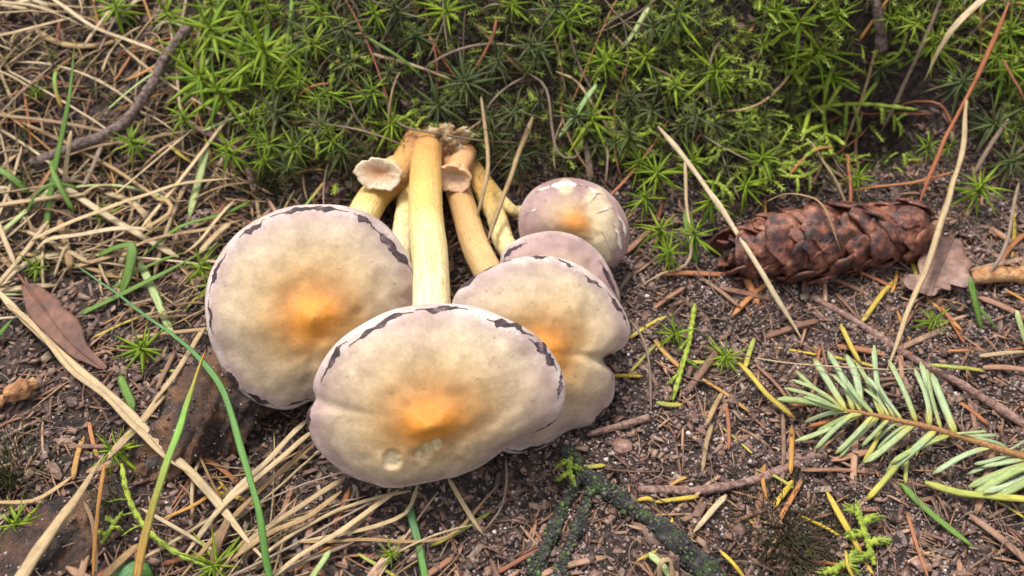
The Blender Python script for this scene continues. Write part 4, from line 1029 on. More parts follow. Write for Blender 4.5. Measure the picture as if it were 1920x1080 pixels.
for k, (b0, t0) in enumerate(FN):
    bp = Zx(*b0); tp = Zx(*t0)
    j = int(np.argmin([np.hypot(*(np.array(to_px(q)) - bp)) for q in sp3]))
    a = sp3[j]
    upper = t0[1] < b0[1]
    tip = P(*tp, (R.uniform(.45, .95) if upper else R.uniform(.12, .4)))
    put(fir_m[k % 4], 'needle', fs, fb, a, tip, nz(hn(a[0], a[1]) + [R.uniform(-.3, .3), R.uniform(-.3, .3), 0]), R.uniform(.85, 1.15))
# lone straight yellow blade over the sprig's lower side
strand_px('conifer_needle', 'long yellow green flat needle lying below the fir sprig stalk', 'needle', 'lime_needle', [(1733, 902), (1800, 922), (1870, 930), (1960, 940)], [.2, .25, .3, .3], 13, 'needle', .4, group='single coloured needles')

# ------------------------------------------------------------------ random litter
LM = [((x, y), t) for x, y, t in [(1540, 470, 'the cone'), (1765, 500, 'the oak leaf'), (1875, 530, 'the wood splinter'), (1620, 740, 'the fir sprig tip'), (1800, 830, 'the fir sprig stalk'), (1880, 960, 'the lower fir needles'),
      (1215, 980, 'the mossy forked twig'), (1480, 1010, 'the dark moss tuft'), (1620, 1000, 'the leafy moss sprig'), (1350, 910, 'the flat pinkish twig'), (1330, 800, 'the forked tan needle'), (1290, 540, 'the sandy mound'), (1290, 660, 'the scaly moss stem'),
      (1165, 840, 'the crumpled bark piece'), (1120, 720, 'the notched mushroom'), (860, 940, 'the broad mushroom'), (440, 800, 'the knobbly root'), (480, 960, 'the straw bundle'), (110, 610, 'the toothed dead leaf'), (90, 330, 'the upright green blade'), (250, 180, 'the bare slanted twig'), (350, 100, 'the upper bare twig end'),
      (260, 650, 'the rosette beside the round mushroom'), (300, 420, 'the straw loop'), (30, 740, 'the orange bud twig'), (100, 1000, 'the stout raised straw'), (800, 270, 'the stem clump'), (640, 300, 'the flared stub'), (1075, 300, 'the small mushroom'), (1000, 130, 'the rootlet loop'), (860, 100, 'the rusty forked needle'),
      (570, 100, 'the dark moss stars'), (480, 90, 'the tallest moss stars'), (1190, 60, 'the pale yellow pointed blade'), (1330, 300, 'the long slanting stalk'), (1600, 200, 'the feathery frond over the hollow'), (1650, 50, 'the stubby knotted twig'), (1800, 200, 'the rusty red long needle'), (1790, 40, 'the hanging pale straw'), (1430, 280, 'the moss star above the cone')]]
LMW = np.array([P(*q)[:2] for q, _ in LM])
def near_to(x, y):
    return LM[int(np.argmin(np.hypot(LMW[:, 0] - x, LMW[:, 1] - y)))][1]
def free(x, y):                                   # not under the mushrooms, cone or root
    for cx, cy, rx, ry in ((-4.5, -2.3, 2.6, 2.4), (-1.6, -3.9, 3.2, 2.3), (1.0, -2.2, 2.2, 2.8), (1.3, .9, 1.5, 1.6), (6.9, 1.3, 2.9, .9), (-10.2, -.8, 1.3, 1.3)):
        if ((x - cx) / rx) ** 2 + ((y - cy) / ry) ** 2 < 1: return False
    return True
def ground_strand(x, y, ang, L, wd, lift0, arch, flat, curve, n=9, taper=True, v=None, k=5):
    t = np.linspace(-.5, .5, n)
    a = ang + curve * t
    xs = x + np.cumsum(np.cos(a)) * L / n; ys = y + np.cumsum(np.sin(a)) * L / n
    xs -= xs.mean() - x; ys -= ys.mean() - y
    zs = h(xs, ys) + lift0
    lin = np.polyval(np.polyfit(t, zs, 2), t)
    zs = np.maximum(lin, zs - .02) + arch * (1 - (2 * t) ** 2)
    wv = wd * (np.clip(np.minimum((t + .5) * 9 + .4, (.5 - t) * 9 + .3), 0, 1) if taper else 1)
    return tube(np.stack([xs, ys, zs], -1), wv, np.maximum(wv * flat, .012), k, v=R.random() if v is None else v)
# brown needles on the sandy soil: individuals share a few meshes
def litter_px_ok(p, m=60):
    px, py = to_px(p); return -m < px < 1920 + m and -m < py < 1080 + m
flat_m = {mt: [proto('conifer_needle', mt, sd_=k * 1.3, bend=b_, w=w_) for k, (b_, w_) in enumerate([(.03, .085), (.06, .10), (-.02, .07), (.05, .12), (.1, .08)])] for mt in ('brown_needle', 'rust', 'orange_needle', 'yellow_needle', 'lime_needle')}
kinds = {'brown_needle': ('dry conifer needle lying on the soil near', 'brown needles on the soil'),
         'rust': ('dry conifer needle lying on the soil near', 'rust red needles on the soil'),
         'orange_needle': ('conifer needle lying in the litter near', 'orange needles in the litter'),
         'yellow_needle': ('conifer needle lying in the litter near', 'yellow needles in the litter'),
         'lime_needle': ('conifer needle lying in the litter near', 'olive green needles in the litter')}
def drop_needle(mt, x, y, L):
    ang = R.uniform(0, 2 * math.pi)
    nrm = hn(x, y, .3)
    d = np.array([math.cos(ang), math.sin(ang), 0]); d = nz(d - (d @ nrm) * nrm + nrm * R.uniform(-.10, .10))
    a = np.array([x, y, float(h(x, y)) + .05 + R.uniform(0, .05)]) - d * L / 2
    o = put(R.choice(flat_m[mt]), 'conifer_needle', None, np.zeros(3), a, a + d * L, nz(nrm + [R.uniform(-.4, .4), R.uniform(-.4, .4), 0]), R.uniform(.75, 1.1))
    cw = {'brown_needle': 'brown', 'rust': 'rust red', 'orange_needle': 'orange', 'yellow_needle': 'yellow', 'lime_needle': 'olive green'}[mt]
    tag(o, '%s %s %s %s' % ('long' if L > 1.15 else 'short', cw, kinds[mt][0], near_to(x, y)), 'needle', kinds[mt][1])
cnt = 0
while cnt < 165:
    x, y = R.uniform(-9, 12), R.uniform(-8, 2.2)
    if not free(x, y) or (x < -3.5 and R.random() < .65): continue
    cnt += 1
    drop_needle('brown_needle' if cnt < 130 else 'rust', x, y, R.uniform(.75, 1.7))
for mt, nn in (('orange_needle', 22), ('yellow_needle', 14), ('lime_needle', 14)):
    cnt = 0
    while cnt < nn:
        x, y = R.uniform(-9, 12), R.uniform(-8, 3)
        if not free(x, y): continue
        cnt += 1; drop_needle(mt, x, y, R.uniform(.6, 1.3))
parts = []
for _ in range(5200):
    x, y = R.uniform(-14, 15), R.uniform(-9, 4 if R.random() < .6 else 9)
    if not free(x, y) or (y > 4 and x > -3): continue
    parts.append(ground_strand(x, y, R.uniform(0, 6.28), R.choice([R.uniform(.25, .8), R.uniform(.5, 1.7)]), R.choice([R.uniform(.015, .04), R.uniform(.025, .085)]), R.uniform(-.03, .05), R.uniform(0, .05), .45, R.uniform(-.5, .5), 5, True, None, 4))
V, Q, A = join(parts)
tag(add('needle_litter', raw_mesh('needle_litter', V, Q, A), M['brown_needle']), 'short broken brown needle scraps covering the soil', 'needle litter', kind='stuff')
parts = []
for _ in range(1300):
    x, y = R.uniform(-15, -3.5), R.uniform(-1, 10)
    if not free(x, y) or x > -5.5 - .25 * max(0, y - 3) + R.random(): continue
    parts.append(ground_strand(x, y, R.gauss(.5, 1.0), R.uniform(.4, 1.8), R.uniform(.02, .08), R.uniform(0, .22), R.uniform(0, .1), .25, R.uniform(-.6, .6), 6, True, None, 4))
V, Q, A = join(parts)
tag(add('straw_scraps', raw_mesh('straw_scraps', V, Q, A), M['straw']), 'short broken straw scraps matted under the straw tangle', 'straw litter', kind='stuff')
# hair-fine rootlets on the soil
parts = []
for _ in range(750):
    x, y = R.uniform(-14, 15), R.uniform(-9, 6)
    if not free(x, y): continue
    parts.append(ground_strand(x, y, R.uniform(0, 6.28), R.uniform(.5, 2.0), R.uniform(.012, .028), R.uniform(0, .06), R.uniform(0, .25), .9, R.uniform(-3, 3), 10, True, None, 4))
V, Q, A = join(parts)
tag(add('rootlet_litter', raw_mesh('rootlet_litter', V, Q, A), M['straw_grey']), 'hair-fine dry rootlets strewn on the soil', 'rootlets', kind='stuff')
# bark flakes large enough to pick out
def flake_obj(x, y, L, W, mt, label, group, name='bark_flake', cat='bark flake'):
    nrm = hn(x, y, .3); ang = R.uniform(0, 6.28)
    k = 9; a = np.arange(k) / k * 2 * np.pi
    rr = np.array([R.uniform(.65, 1.1) for _ in a])
    e1 = nz(np.cross(nrm, [math.cos(ang), math.sin(ang), .1])); e2 = np.cross(nrm, e1)
    c_ = np.array([x, y, float(h(x, y)) + .06])
    ring = c_ + e1 * (np.cos(a) * rr * L / 2)[:, None] + e2 * (np.sin(a) * rr * W / 2)[:, None] + nrm * (np.array([R.uniform(-.03, .05) for _ in a]))[:, None]
    inner = c_ + (ring - c_) * .55 + nrm * .05
    top = c_ + nrm * .045 + (ring - c_) * .01
    V = np.vstack([ring - nrm * .05, ring, inner, top])
    i = np.arange(3)[:, None] * k; j = np.arange(k)[None]; j2 = (j + 1) % k
    Q = np.stack([i + j, i + j2, i + k + j2, i + k + j], -1).reshape(-1, 4)
    o = solid(name, V, Q, M[mt], base=c_, attrs={'v': np.full(len(V), R.random()), 't': np.zeros(len(V))}, smooth=False)
    tag(o, label, cat, group)
cnt = 0
while cnt < 70:
    x, y = R.uniform(-10, 12), R.uniform(-8, 3)
    if not free(x, y): continue
    cnt += 1
    flake_obj(x, y, R.uniform(.2, .6), R.uniform(.12, .3), 'flake', 'small brown bark flake lying on the soil near ' + near_to(x, y), 'bark flakes on the soil')
for (px, py, L, W, lb) in ((1165, 838, .5, .4, 'crumpled pinkish bark piece on the sand beyond the mossy fork'), (1725, 1062, .45, .25, 'pale grey flat chip on the soil below the fir sprig'), (1500, 745, .3, .2, 'reddish chip under the fir sprig tip')):
    q = P(px, py); flake_obj(q[0], q[1], L, W, 'leaf_oak', lb, None)
blob('pebble', 'small pale pebble behind the sandy mound', 'pebble', P(1259, 486, .04), (.09, .08, .07), M['veil_pale'], .3)
blob('pebble', 'tiny white pebble on the bare sand', 'pebble', P(1291, 812, .03), (.05, .05, .04), M['veil_pale'], .3)

# straw tangle, upper left, and needles in it
cnt = 0
while cnt < 150:
    x, y = R.uniform(-14, -3.2), R.uniform(-1.5, 9.5)
    if not free(x, y) or (y > 1.5 and x > -6.0 - .4 * (y - 2) * R.random()): continue
    cnt += 1
    L = R.choice([R.uniform(.8, 2), R.uniform(1.5, 3.2), R.uniform(2.5, 5)])
    V, Q, A = ground_strand(x, y, R.gauss(.45, .8), L, R.choice([.035, .05, .065, .08, .11, .17]) * R.uniform(.8, 1.2), R.uniform(.0, .45), R.uniform(0, .25), R.choice([.12, .2, .5]), R.choice([R.uniform(-.2, .2), R.uniform(-.2, .2), R.uniform(-.3, .3), R.uniform(-1.8, 1.8)]), 14)
    mt = R.choice(['straw', 'straw', 'straw_pale', 'straw_pale', 'straw_pale', 'straw_grey'])
    o = solid('dry_stalk', V, Q, M[mt], base=V[0], attrs=A)
    tag(o, '%s %s dry grass straw in the tangle near %s' % ('long' if L > 3 else 'short', {'straw': 'tan', 'straw_pale': 'pale', 'straw_grey': 'grey'}[mt], near_to(x, y)), 'dry stalk', 'straws in the tangle')
cnt = 0
while cnt < 48:
    x, y = R.uniform(-12.5, -4.5), R.uniform(1.0, 8)
    if not free(x, y): continue
    cnt += 1
    V, Q, A = ground_strand(x, y, R.uniform(0, 6.28), R.uniform(.8, 2.6), R.uniform(.04, .09), R.uniform(0, .3), R.uniform(0, .15), .6, R.uniform(-.5, .5), 8)
    o = solid('conifer_needle', V, Q, M[R.choice(['rust', 'rust', 'orange_needle', 'brown_needle'])], base=V[0], attrs=A)
    tag(o, 'rusty needle in the straw tangle near ' + near_to(x, y), 'needle', 'needles in the straw tangle')
cnt = 0
while cnt < 15:
    x, y = R.uniform(-12.5, -4.5), R.uniform(-1.5, 7)
    if not free(x, y): continue
    cnt += 1
    V, Q, A = ground_strand(x, y, R.gauss(.5, .9), R.uniform(1.2, 3.4), R.uniform(.07, .16), R.uniform(.1, .5), R.uniform(.1, .4), .2, R.uniform(-.8, .8), 14)
    mt = R.choice(['grass', 'grass_pale', 'grass_pale', 'grass_turning'])
    tag(solid('grass_blade', V, Q, M[mt], base=V[0], attrs=A), '%s grass blade lying in the straw near %s' % ({'grass': 'green', 'grass_pale': 'faded green', 'grass_turning': 'browning'}[mt], near_to(x, y)), 'grass', 'grass blades lying in the straw')
# straws below the mushrooms, lower left
cnt = 0
while cnt < 46:
    x, y = R.uniform(-6.5, 0), R.uniform(-8, -4.2)
    if not free(x, y): continue
    cnt += 1
    V, Q, A = ground_strand(x, y, R.gauss(.75, .55), R.uniform(1.2, 4.2), R.choice([.025, .035, .045, .06, .085]), R.uniform(.03, .28), R.uniform(0, .15), .4, R.uniform(-.8, .8), 12)
    mt = R.choice(['straw', 'straw', 'straw_pale', 'straw_grey'])
    o = solid('dry_stalk', V, Q, M[mt], base=V[0], attrs=A)
    tag(o, '%s dry straw lying on the dark soil near %s' % ({'straw': 'tan', 'straw_pale': 'pale', 'straw_grey': 'grey'}[mt], near_to(x, y)), 'dry stalk', 'straws below the mushrooms')
# dry stems and rootlets caught in the bank
cnt = 0
while cnt < 130:
    x, y = R.uniform(-5, 14), R.uniform(2.6, 8.0)
    if not free(x, y): continue
    cnt += 1
    V, Q, A = ground_strand(x, y, R.uniform(0, 6.28), R.uniform(.8, 3.2), R.uniform(.03, .09), R.uniform(.15, .75), R.uniform(0, .3), .6, R.uniform(-1.5, 1.5), 12)
    o = solid('dry_stalk', V, Q, M[R.choice(['straw', 'straw_grey', 'straw_grey', 'rust'])], base=V[0], attrs=A)
    tag(o, 'thin dry stem caught in the bank moss near ' + near_to(x, y), 'dry stalk', 'dry stems in the bank moss')

# ------------------------------------------------------------------ mosses
def moss_leaf(n=8, w=.105, curve=.35, fold=.03, k=4):
    t = np.linspace(0, 1, n)
    p = np.stack([t * 0, t - .12 * curve * t ** 2, -curve * t ** 2 * .6], -1)
    wv = w * np.clip(.7 + 1.2 * t, 0, 1) * np.clip((1 - t) * 1.5, .03, 1) ** .9
    V, Q, A = tube(p, wv, np.maximum(wv * .28, .012), k)
    return V, Q, A
leaf_sets = {}
for mt in ('moss', 'moss_dark'):
    L_ = []
    for c_ in (.3, .7, 1.2, 0):
        V, Q, A = moss_leaf(curve=c_)
        me = raw_mesh('leaf', V, Q, A); me.materials.append(M[mt]); L_.append(me)
    leaf_sets[mt] = L_
def frame(d):
    d = nz(d); x = nz(np.cross(d, [.31, .2, .93])); return x, np.cross(d, x), d
def leaf_dirs(nl, rr):
    """unit leaf directions relative to the shoot axis (x, y, axis), position along the axis, length factor"""
    out_ = []
    for i in range(nl):
        f = i / (nl - 1)                          # 0 lowest, 1 youngest
        az = i * 2.39996 + rr.uniform(-.25, .25)
        elv = math.radians(-14 + 76 * f ** 1.4 + rr.uniform(-16, 16))
        out_.append((np.array([math.cos(az) * math.cos(elv), math.sin(az) * math.cos(elv), math.sin(elv)]), f, (1.0 - .45 * f ** 3) * rr.uniform(.65, 1.15)))
    return out_
def hero_shoot(px, py, rpx, mt, label, group, nl=21, tilt=None, lift=None):
    rc = rpx * PXCM * 1.42
    hd = P(px, py, (.55 + .45 * rc) if lift is None else lift)
    nrm = hn(hd[0], hd[1], .3)
    d = nz(nrm * .5 + np.array([0, 0, .45]) + nz(CAM - hd) * .55 + np.array([R.uniform(-.3, .3), R.uniform(-.2, .2), 0])) if tilt is None else nz(tilt)
    # stem goes back to the soil
    pts_ = [hd]
    dd = d.copy(); q = hd.copy()
    for _ in range(14):
        dd = nz(dd + np.array([0, 0, .12])); q = q - dd * .2; pts_.append(q.copy())
        if q[2] < h(q[0], q[1]) - .05: break
    pts_ = np.array(pts_[::-1])
    if group: label = label + near_to(hd[0], hd[1])
    th = thing('haircap_moss', pts_[0], label, 'moss', group)
    V, Q, A = tube(catmull(pts_, 14), .05, .05, 6)
    solid('stem', V, Q, M['moss_stem'], th, attrs=A)
    pb = np.array(th.location) / S
    x, y, z = frame(d)
    for ld, f, lf in leaf_dirs(nl, R):
        dv = nz(x * ld[0] + y * ld[1] + z * ld[2])
        a = hd - d * (1 - f) * rc * .55
        put(R.choice(leaf_sets[mt]), 'leaf', th, pb, a, a + dv * rc * lf, d if abs(dv @ d) < .97 else x, R.uniform(.8, 1.25))
    return th
lbB = ('bright green star-shaped haircap moss shoot near ', 'bright haircap moss shoots on the bank')
lbD = ('dark olive haircap moss star near ', 'dark haircap moss shoots on the bank')
for (x, y, r) in [(393, 50, 95), (493, 92, 95), (375, 140, 75), (405, 165, 84), (512, 160, 52), (560, 150, 40), (245, 262, 46), (425, 275, 52), (395, 2, 60), (215, 8, 55), (452, 20, 55), (590, 10, 50), (837, 17, 55), (1060, 37, 52), (1133, 110, 60), (1212, 105, 55), (1112, 217, 62), (735, 232, 50), (760, 270, 40), (1275, 22, 62), (1345, 130, 60), (1535, 95, 78), (1500, 40, 75), (1570, 30, 60), (1232, 322, 55), (1432, 292, 56), (1265, 160, 45), (1300, 300, 42), (1238, 425, 45), (1210, 365, 40), (1690, 30, 50), (1750, 85, 55), (1895, 55, 60), (1895, 130, 60), (1842, 345, 55), (1400, 240, 42), (1180, 255, 45), (1460, 20, 60), (1300, 432, 44), (1335, 375, 46), (1400, 345, 44), (1255, 470, 36), (1200, 300, 40), (1560, 140, 60), (1480, 100, 50), (540, 100, 50), (450, 130, 60), (340, 90, 50), (310, 20, 45), (490, 300, 36), (1080, 5, 45), (960, 5, 45), (700, 20, 45), (340, 215, 40), (1610, 330, 36)]:
    hero_shoot(x, y, r, 'moss', *lbB)
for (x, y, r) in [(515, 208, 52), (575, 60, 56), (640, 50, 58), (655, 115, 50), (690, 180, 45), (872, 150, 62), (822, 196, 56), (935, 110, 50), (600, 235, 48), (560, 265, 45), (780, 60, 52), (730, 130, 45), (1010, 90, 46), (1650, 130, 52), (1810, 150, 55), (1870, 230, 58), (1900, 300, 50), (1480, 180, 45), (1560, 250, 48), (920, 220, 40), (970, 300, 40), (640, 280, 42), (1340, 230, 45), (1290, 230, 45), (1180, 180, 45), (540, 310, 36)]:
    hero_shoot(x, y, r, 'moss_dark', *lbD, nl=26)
for (x, y, r, lb) in [(262, 652, 52, 'green moss rosette on the dark soil between the leaf and the round mushroom'), (208, 845, 50, 'green moss rosette at the tip of the stout raised straw'), (733, 1040, 22, 'tiny green moss rosette on the needle litter below the broad mushroom'), (400, 1062, 48, 'green moss rosette at the end of the trailing moss stem'), (1360, 668, 40, 'green moss sprout on the sandy soil before the mound'), (1268, 625, 34, 'small green moss sprout beside the orange needle'), (65, 168, 28, 'little green moss rosette in the litter left of the bare twig'), (190, 400, 30, 'little green moss rosette in the straw tangle by the upright blade'), (65, 500, 34, 'green moss tuft beside the stalk of the toothed leaf'), (375, 500, 44, 'green moss shoot leaning on the rim of the round mushroom'), (395, 535, 36, 'lower green moss shoot by the rim of the round mushroom'), (20, 985, 40, 'green moss shoot beside the buried end of the root'), (1755, 600, 34, 'small green moss shoot under the oak leaf'), (1345, 975, 0, '')]:
    if r: hero_shoot(x, y, r, 'moss', lb, None, lift=.3 + r * .004, tilt=[R.uniform(-.2, .2), -.45, .8])

# smaller single-mesh shoots filling the bank
def shoot_mesh(mt, sd_, nl=16, seg=4, stem=1.0, wl=.115):
    rr = random.Random(sd_)
    parts = []
    V, Q, A = tube(np.array([[0, 0, 0], [.02, .03, stem * .5], [0, 0, stem]]), .045, .045, 4); A['v'][:] = .1; parts.append((V, Q, A))
    for ld, f, lf in leaf_dirs(nl, rr):
        a = np.array([0, 0, stem - (1 - f) * .45]); d = ld
        x = nz(np.cross(d, [0, 0, 1.0])); zz = np.cross(x, d)
        V, Q, A = moss_leaf(seg, wl, rr.uniform(0, .9), k=3)
        V = a + (V[:, :1] * x + V[:, 1:2] * d + V[:, 2:] * zz) * lf * .62
        A['v'][:] = rr.random() * .5; parts.append((V, Q, A))
    return join(parts)
def mk(mt, sd_):
    V, Q, A = shoot_mesh(mt, sd_); me = raw_mesh('haircap_moss', V, Q, A); me.materials.append(M[mt]); return me
SM = {mt: [mk(mt, 100 + k) for k in range(6)] for mt in ('moss', 'moss_dark')}
HOL = P(1690, 262)
def mossy(x, y):
    if not free(x, y): return 0
    b_ = sstep(.2, 1.0, y - foot(x)) * sstep(-7.5, -5, x + .4 * (y - 3))
    b_ *= 1 - .97 * math.exp(-(((x - HOL[0]) / 1.9) ** 4 + ((y - HOL[1]) / 1.0) ** 4))
    return float(b_)
cnt = 0
while cnt < 190:
    x, y = R.uniform(-8, 14.5), R.uniform(2.3, 8.8)
    if R.random() > mossy(x, y): continue
    cnt += 1
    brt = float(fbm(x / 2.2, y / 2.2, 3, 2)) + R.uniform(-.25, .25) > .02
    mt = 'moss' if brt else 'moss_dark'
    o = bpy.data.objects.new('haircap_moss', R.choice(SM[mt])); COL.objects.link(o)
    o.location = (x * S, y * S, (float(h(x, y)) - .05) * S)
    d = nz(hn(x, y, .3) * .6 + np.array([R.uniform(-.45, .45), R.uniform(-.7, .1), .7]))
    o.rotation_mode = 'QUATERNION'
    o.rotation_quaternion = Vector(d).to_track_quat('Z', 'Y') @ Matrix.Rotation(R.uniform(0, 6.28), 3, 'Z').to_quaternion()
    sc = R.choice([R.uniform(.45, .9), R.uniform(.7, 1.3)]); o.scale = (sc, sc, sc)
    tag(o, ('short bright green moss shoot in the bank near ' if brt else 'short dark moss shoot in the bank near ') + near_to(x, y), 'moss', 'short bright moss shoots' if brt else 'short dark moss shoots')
# dark undergrowth of the bank as stuff
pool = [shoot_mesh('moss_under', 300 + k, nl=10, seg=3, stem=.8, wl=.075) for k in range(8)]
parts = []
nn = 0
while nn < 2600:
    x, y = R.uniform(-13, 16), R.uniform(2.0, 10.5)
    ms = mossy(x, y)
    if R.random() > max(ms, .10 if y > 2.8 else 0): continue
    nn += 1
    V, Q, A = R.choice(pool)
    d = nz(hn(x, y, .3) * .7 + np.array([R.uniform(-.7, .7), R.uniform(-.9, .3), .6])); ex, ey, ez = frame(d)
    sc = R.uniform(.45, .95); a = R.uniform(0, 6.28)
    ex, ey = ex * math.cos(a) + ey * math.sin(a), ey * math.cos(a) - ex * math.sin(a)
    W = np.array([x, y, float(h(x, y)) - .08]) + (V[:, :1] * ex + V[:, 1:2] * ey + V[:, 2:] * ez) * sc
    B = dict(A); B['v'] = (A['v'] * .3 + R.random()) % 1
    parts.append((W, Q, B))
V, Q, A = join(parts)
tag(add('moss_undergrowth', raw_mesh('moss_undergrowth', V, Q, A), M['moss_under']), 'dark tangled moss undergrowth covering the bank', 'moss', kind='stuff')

# mat of feathery moss between the shoots (stuff)
parts = []; nn = 0
while nn < 1800:
    x, y = R.uniform(-6, 15.5), R.uniform(2.3, 9.5)
    if R.random() > mossy(x, y) * (.30 + .7 * float(sstep(0, 3, x))): continue
    nn += 1
    nr = hn(x, y, .3); a = R.uniform(0, 6.28)
    d = nz(np.array([math.cos(a), math.sin(a), 0]) + nr * R.uniform(.1, .9) + [0, -.25, 0])
    L = R.uniform(.3, .85); b0 = np.array([x, y, float(h(x, y)) - .03 + R.uniform(0, .3)])
    pth = catmull([b0, b0 + d * L * .55 + nr * .06, b0 + d * L], 7)
    vv = R.random(); wv = R.uniform(.05, .085) * np.array([.6, 1, .75, 1, .75, .9, .35])
    parts.append(tube(pth, wv, wv * .7, 4, v=vv))
    for q in range(1, 6):
        for sd2 in (-1, 1):
            sv = nz(np.cross(d, nr)) * sd2; dv = nz(d * .8 + sv + nr * R.uniform(-.2, .5))
            V, Q, A = moss_leaf(3, .42, .2, k=3); A['v'][:] = vv
            x3 = nz(np.cross(dv, nr)); z3 = np.cross(x3, dv)
            parts.append((pth[q] + (V[:, :1] * x3 + V[:, 1:2] * dv + V[:, 2:] * z3) * R.uniform(.08, .15), Q, A))
V, Q, A = join(parts)
tag(add('feather_moss_mat', raw_mesh('feather_moss_mat', V, Q, A), M['moss_feather']), 'soft yellow green feathery moss matted between the shoots', 'moss', kind='stuff')
# feathery moss fronds
def frond(label, pts, lifts, br, w0=10, mt='moss_feather', group='feathery moss fronds'):
    p3 = catmull([P(a, b_, l) for (a, b_), l in zip(pts, lifts)], 40)
    th = thing('feather_moss', p3[0], label, 'moss', group)
    def cat_(path, wpx):
        n = len(path); ln = np.linalg.norm(path[-1] - path[0])
        tt = np.linspace(0, 1, n)
        wv = wpx * PXCM * (1 + .28 * np.sin(tt * ln * 60)) * np.clip(np.minimum(tt * 6 + .6, (1 - tt) * 6 + .3), 0, 1)
        parts = [tube(path, wv, wv * .8, 6, v=R.random())]
        for i in range(2, n - 1):                # tiny overlapping leaves
            tdir = nz(path[i] - path[i - 1])
            for s_ in range(2):
                sd3 = nz(np.cross(tdir, [R.uniform(-1, 1), R.uniform(-1, 1), R.uniform(-.2, 1)]))
                V, Q, A = moss_leaf(3, .5, .2, k=3)
                dv = nz(tdir * .9 + sd3 * .7); x = nz(np.cross(dv, sd3)); zz = np.cross(x, dv); L = wpx * PXCM * 1.3
                parts.append((path[i] + (V[:, :1] * x + V[:, 1:2] * dv + V[:, 2:] * zz) * L, Q, A))
        return join(parts)
    V, Q, A = cat_(p3, w0); solid('stem', V, Q, M[mt], th, attrs=A)
    for (u, dx, dy, wp) in br:
        a = p3[int(u * 39)]; px, py = to_px(a)
        e = P(px + dx, py + dy, max(.1, a[2] - float(h(a[0], a[1])) - .1 * R.random()))
        md = (a + e) / 2 + np.array([0, 0, .05])
        V, Q, A = cat_(catmull([a, md, e], 14), wp); solid('branchlet', V, Q, M[mt], th, attrs=A)
frond('yellow green feathery moss frond stretching into the dark hollow', [(1480, 225), (1545, 200), (1620, 195), (1720, 205)], [.6, .9, 1.1, 1.1], [(.2, -15, 55, 9), (.35, 30, -45, 9), (.5, -5, 60, 9), (.55, 12, 55, 8), (.6, 30, -40, 8), (.75, 2, 30, 8)], 9)
frond('feathery moss frond climbing above the dark hollow', [(1560, 290), (1545, 230), (1550, 160), (1570, 110)], [.5, .7, .8, .6], [(.2, -45, 25, 9), (.35, 35, 20, 9), (.5, -45, 20, 9), (.65, 35, 15, 9), (.8, -40, 10, 9)], 10)
for (px, py, a) in [(1300, 200, .6), (1380, 160, -.3), (1340, 250, 1.2), (1450, 130, .2), (1290, 130, 2.4), (1400, 300, .4), (1230, 210, 1.8), (1480, 260, -.5), (1420, 200, 2.0), (1320, 340, .2), (1540, 310, 2.6), (560, 240, .5), (615, 130, -.6), (730, 215, .3), (1060, 200, .9), (1700, 60, 1.9), (1640, 200, .4)]:
    L = R.uniform(50, 85)
    q_ = P(px, py)
    frond('short yellow green feathery moss frond near ' + near_to(q_[0], q_[1]), [(px, py), (px + L * .5 * math.cos(a), py + L * .5 * math.sin(a)), (px + L * math.cos(a + .3), py + L * math.sin(a + .3))], [.35, .7, .75],
          [(u, R.uniform(18, 32) * math.cos(a + s_ * 1.1), R.uniform(18, 32) * math.sin(a + s_ * 1.1), 7) for u, s_ in ((.25, 1), (.4, -1), (.55, 1), (.7, -1), (.85, 1))], 8)
frond('trailing scaly moss stem creeping along the root', [(228, 870), (240, 930), (270, 985), (320, 1030), (390, 1062)], [.5, .5, .45, .4, .35], [(.3, -40, 5, 3), (.4, -42, 15, 3), (.5, -40, 22, 3)], 9, group=None)
frond('scaly green moss stem lying on the sand before the mound', [(1303, 570), (1292, 640), (1275, 700), (1262, 750)], [.2, .25, .2, .1], [(.4, -20, 20, 7), (.6, 22, 15, 7), (.75, -20, 20, 6)], 10, group=None)
frond('bright leafy moss sprig beside the golden needle below the fir sprig', [(1640, 1060), (1625, 1010), (1612, 970), (1605, 945)], [.1, .25, .3, .25], [(.2, -30, 15, 13), (.35, 30, -5, 13), (.5, -28, 5, 13), (.65, 28, -12, 13), (.8, -22, -10, 12)], 10, group=None)
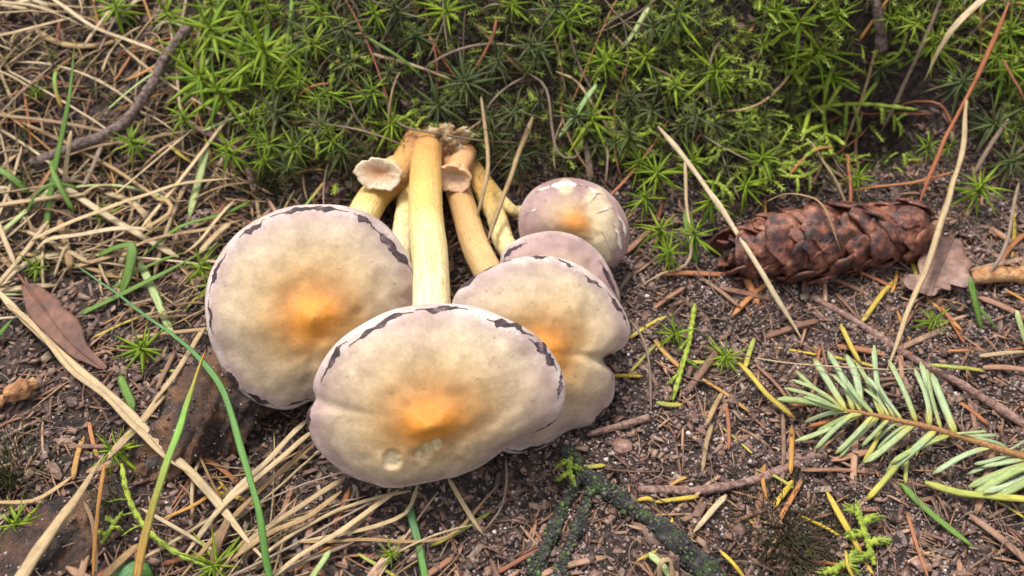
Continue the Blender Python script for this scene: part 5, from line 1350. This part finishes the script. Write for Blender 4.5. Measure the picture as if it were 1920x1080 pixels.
frond('green leafy moss sprig at the edge of the dark moss tuft', [(1560, 1085), (1572, 1062), (1600, 1050)], [.1, .2, .2], [(.3, -25, 5, 12), (.6, 25, 12, 12), (.8, 15, -20, 11)], 10, group=None)
frond('little moss sprig growing on the side of the root', [(190, 1020), (205, 995), (225, 965)], [.5, .6, .5], [(.3, -15, -5, 7), (.5, 18, 0, 7), (.7, -14, -8, 7)], 7, group=None)
frond('small moss sprig at the fork of the mossy twig', [(1072, 850), (1068, 880), (1078, 905)], [.2, .3, .3], [(.3, -20, 8, 9), (.5, 22, 5, 10), (.7, -18, 10, 9)], 9, group=None)
# dark tufts of fine moss
def tuft(label, px, py, rpx, nn, mt, Lr=(.4, .9)):
    c_ = P(px, py, .0); parts = []
    for _ in range(nn):
        a = R.uniform(0, 6.28); r = abs(R.gauss(0, .5)) * rpx * PXCM
        x, y = c_[0] + r * math.cos(a), c_[1] + r * math.sin(a) * 1.1
        b0 = np.array([x, y, float(h(x, y)) - .03])
        d = nz(np.array([math.cos(a) * r * 1.3 + R.uniform(-.5, .5), math.sin(a) * r * 1.3 + R.uniform(-.7, .3), .8]))
        L = R.uniform(*Lr); e = b0 + d * L; m_ = b0 + d * L * .5 + np.array([0, 0, .08])
        parts.append(tube(catmull([b0, m_, e], 6), np.linspace(.03, .008, 6), .014, 3, v=R.random()))
    V, Q, A = join(parts)
    tag(solid('moss_tuft', V, Q, M[mt], base=c_, attrs=A), label, 'moss')
tuft('dark brown green moss tuft on the sand below the orange yellow needle', 1480, 1020, 105, 1500, 'moss_brown', (.15, .42))
tuft('olive moss wisps wrapped around the notched mushroom stem', 885, 385, 42, 160, 'moss_dark', (.5, 1.1))
tuft('green moss tuft at the buried end of the root', 15, 900, 70, 260, 'moss_dark', (.3, .8))
tuft('fine olive moss fringe along the root beside the trailing stem', 215, 960, 50, 160, 'moss_dark', (.3, .7))
tuft('dark green grassy moss tuft at the foot of the bank behind the round mushroom', 500, 345, 55, 200, 'moss_dark', (.4, .9))
print('objects', len(bpy.data.objects), 'tris~', sum(len(o.data.polygons) * 2 for o in bpy.data.objects if o.type == 'MESH' and o.data.users == 1))
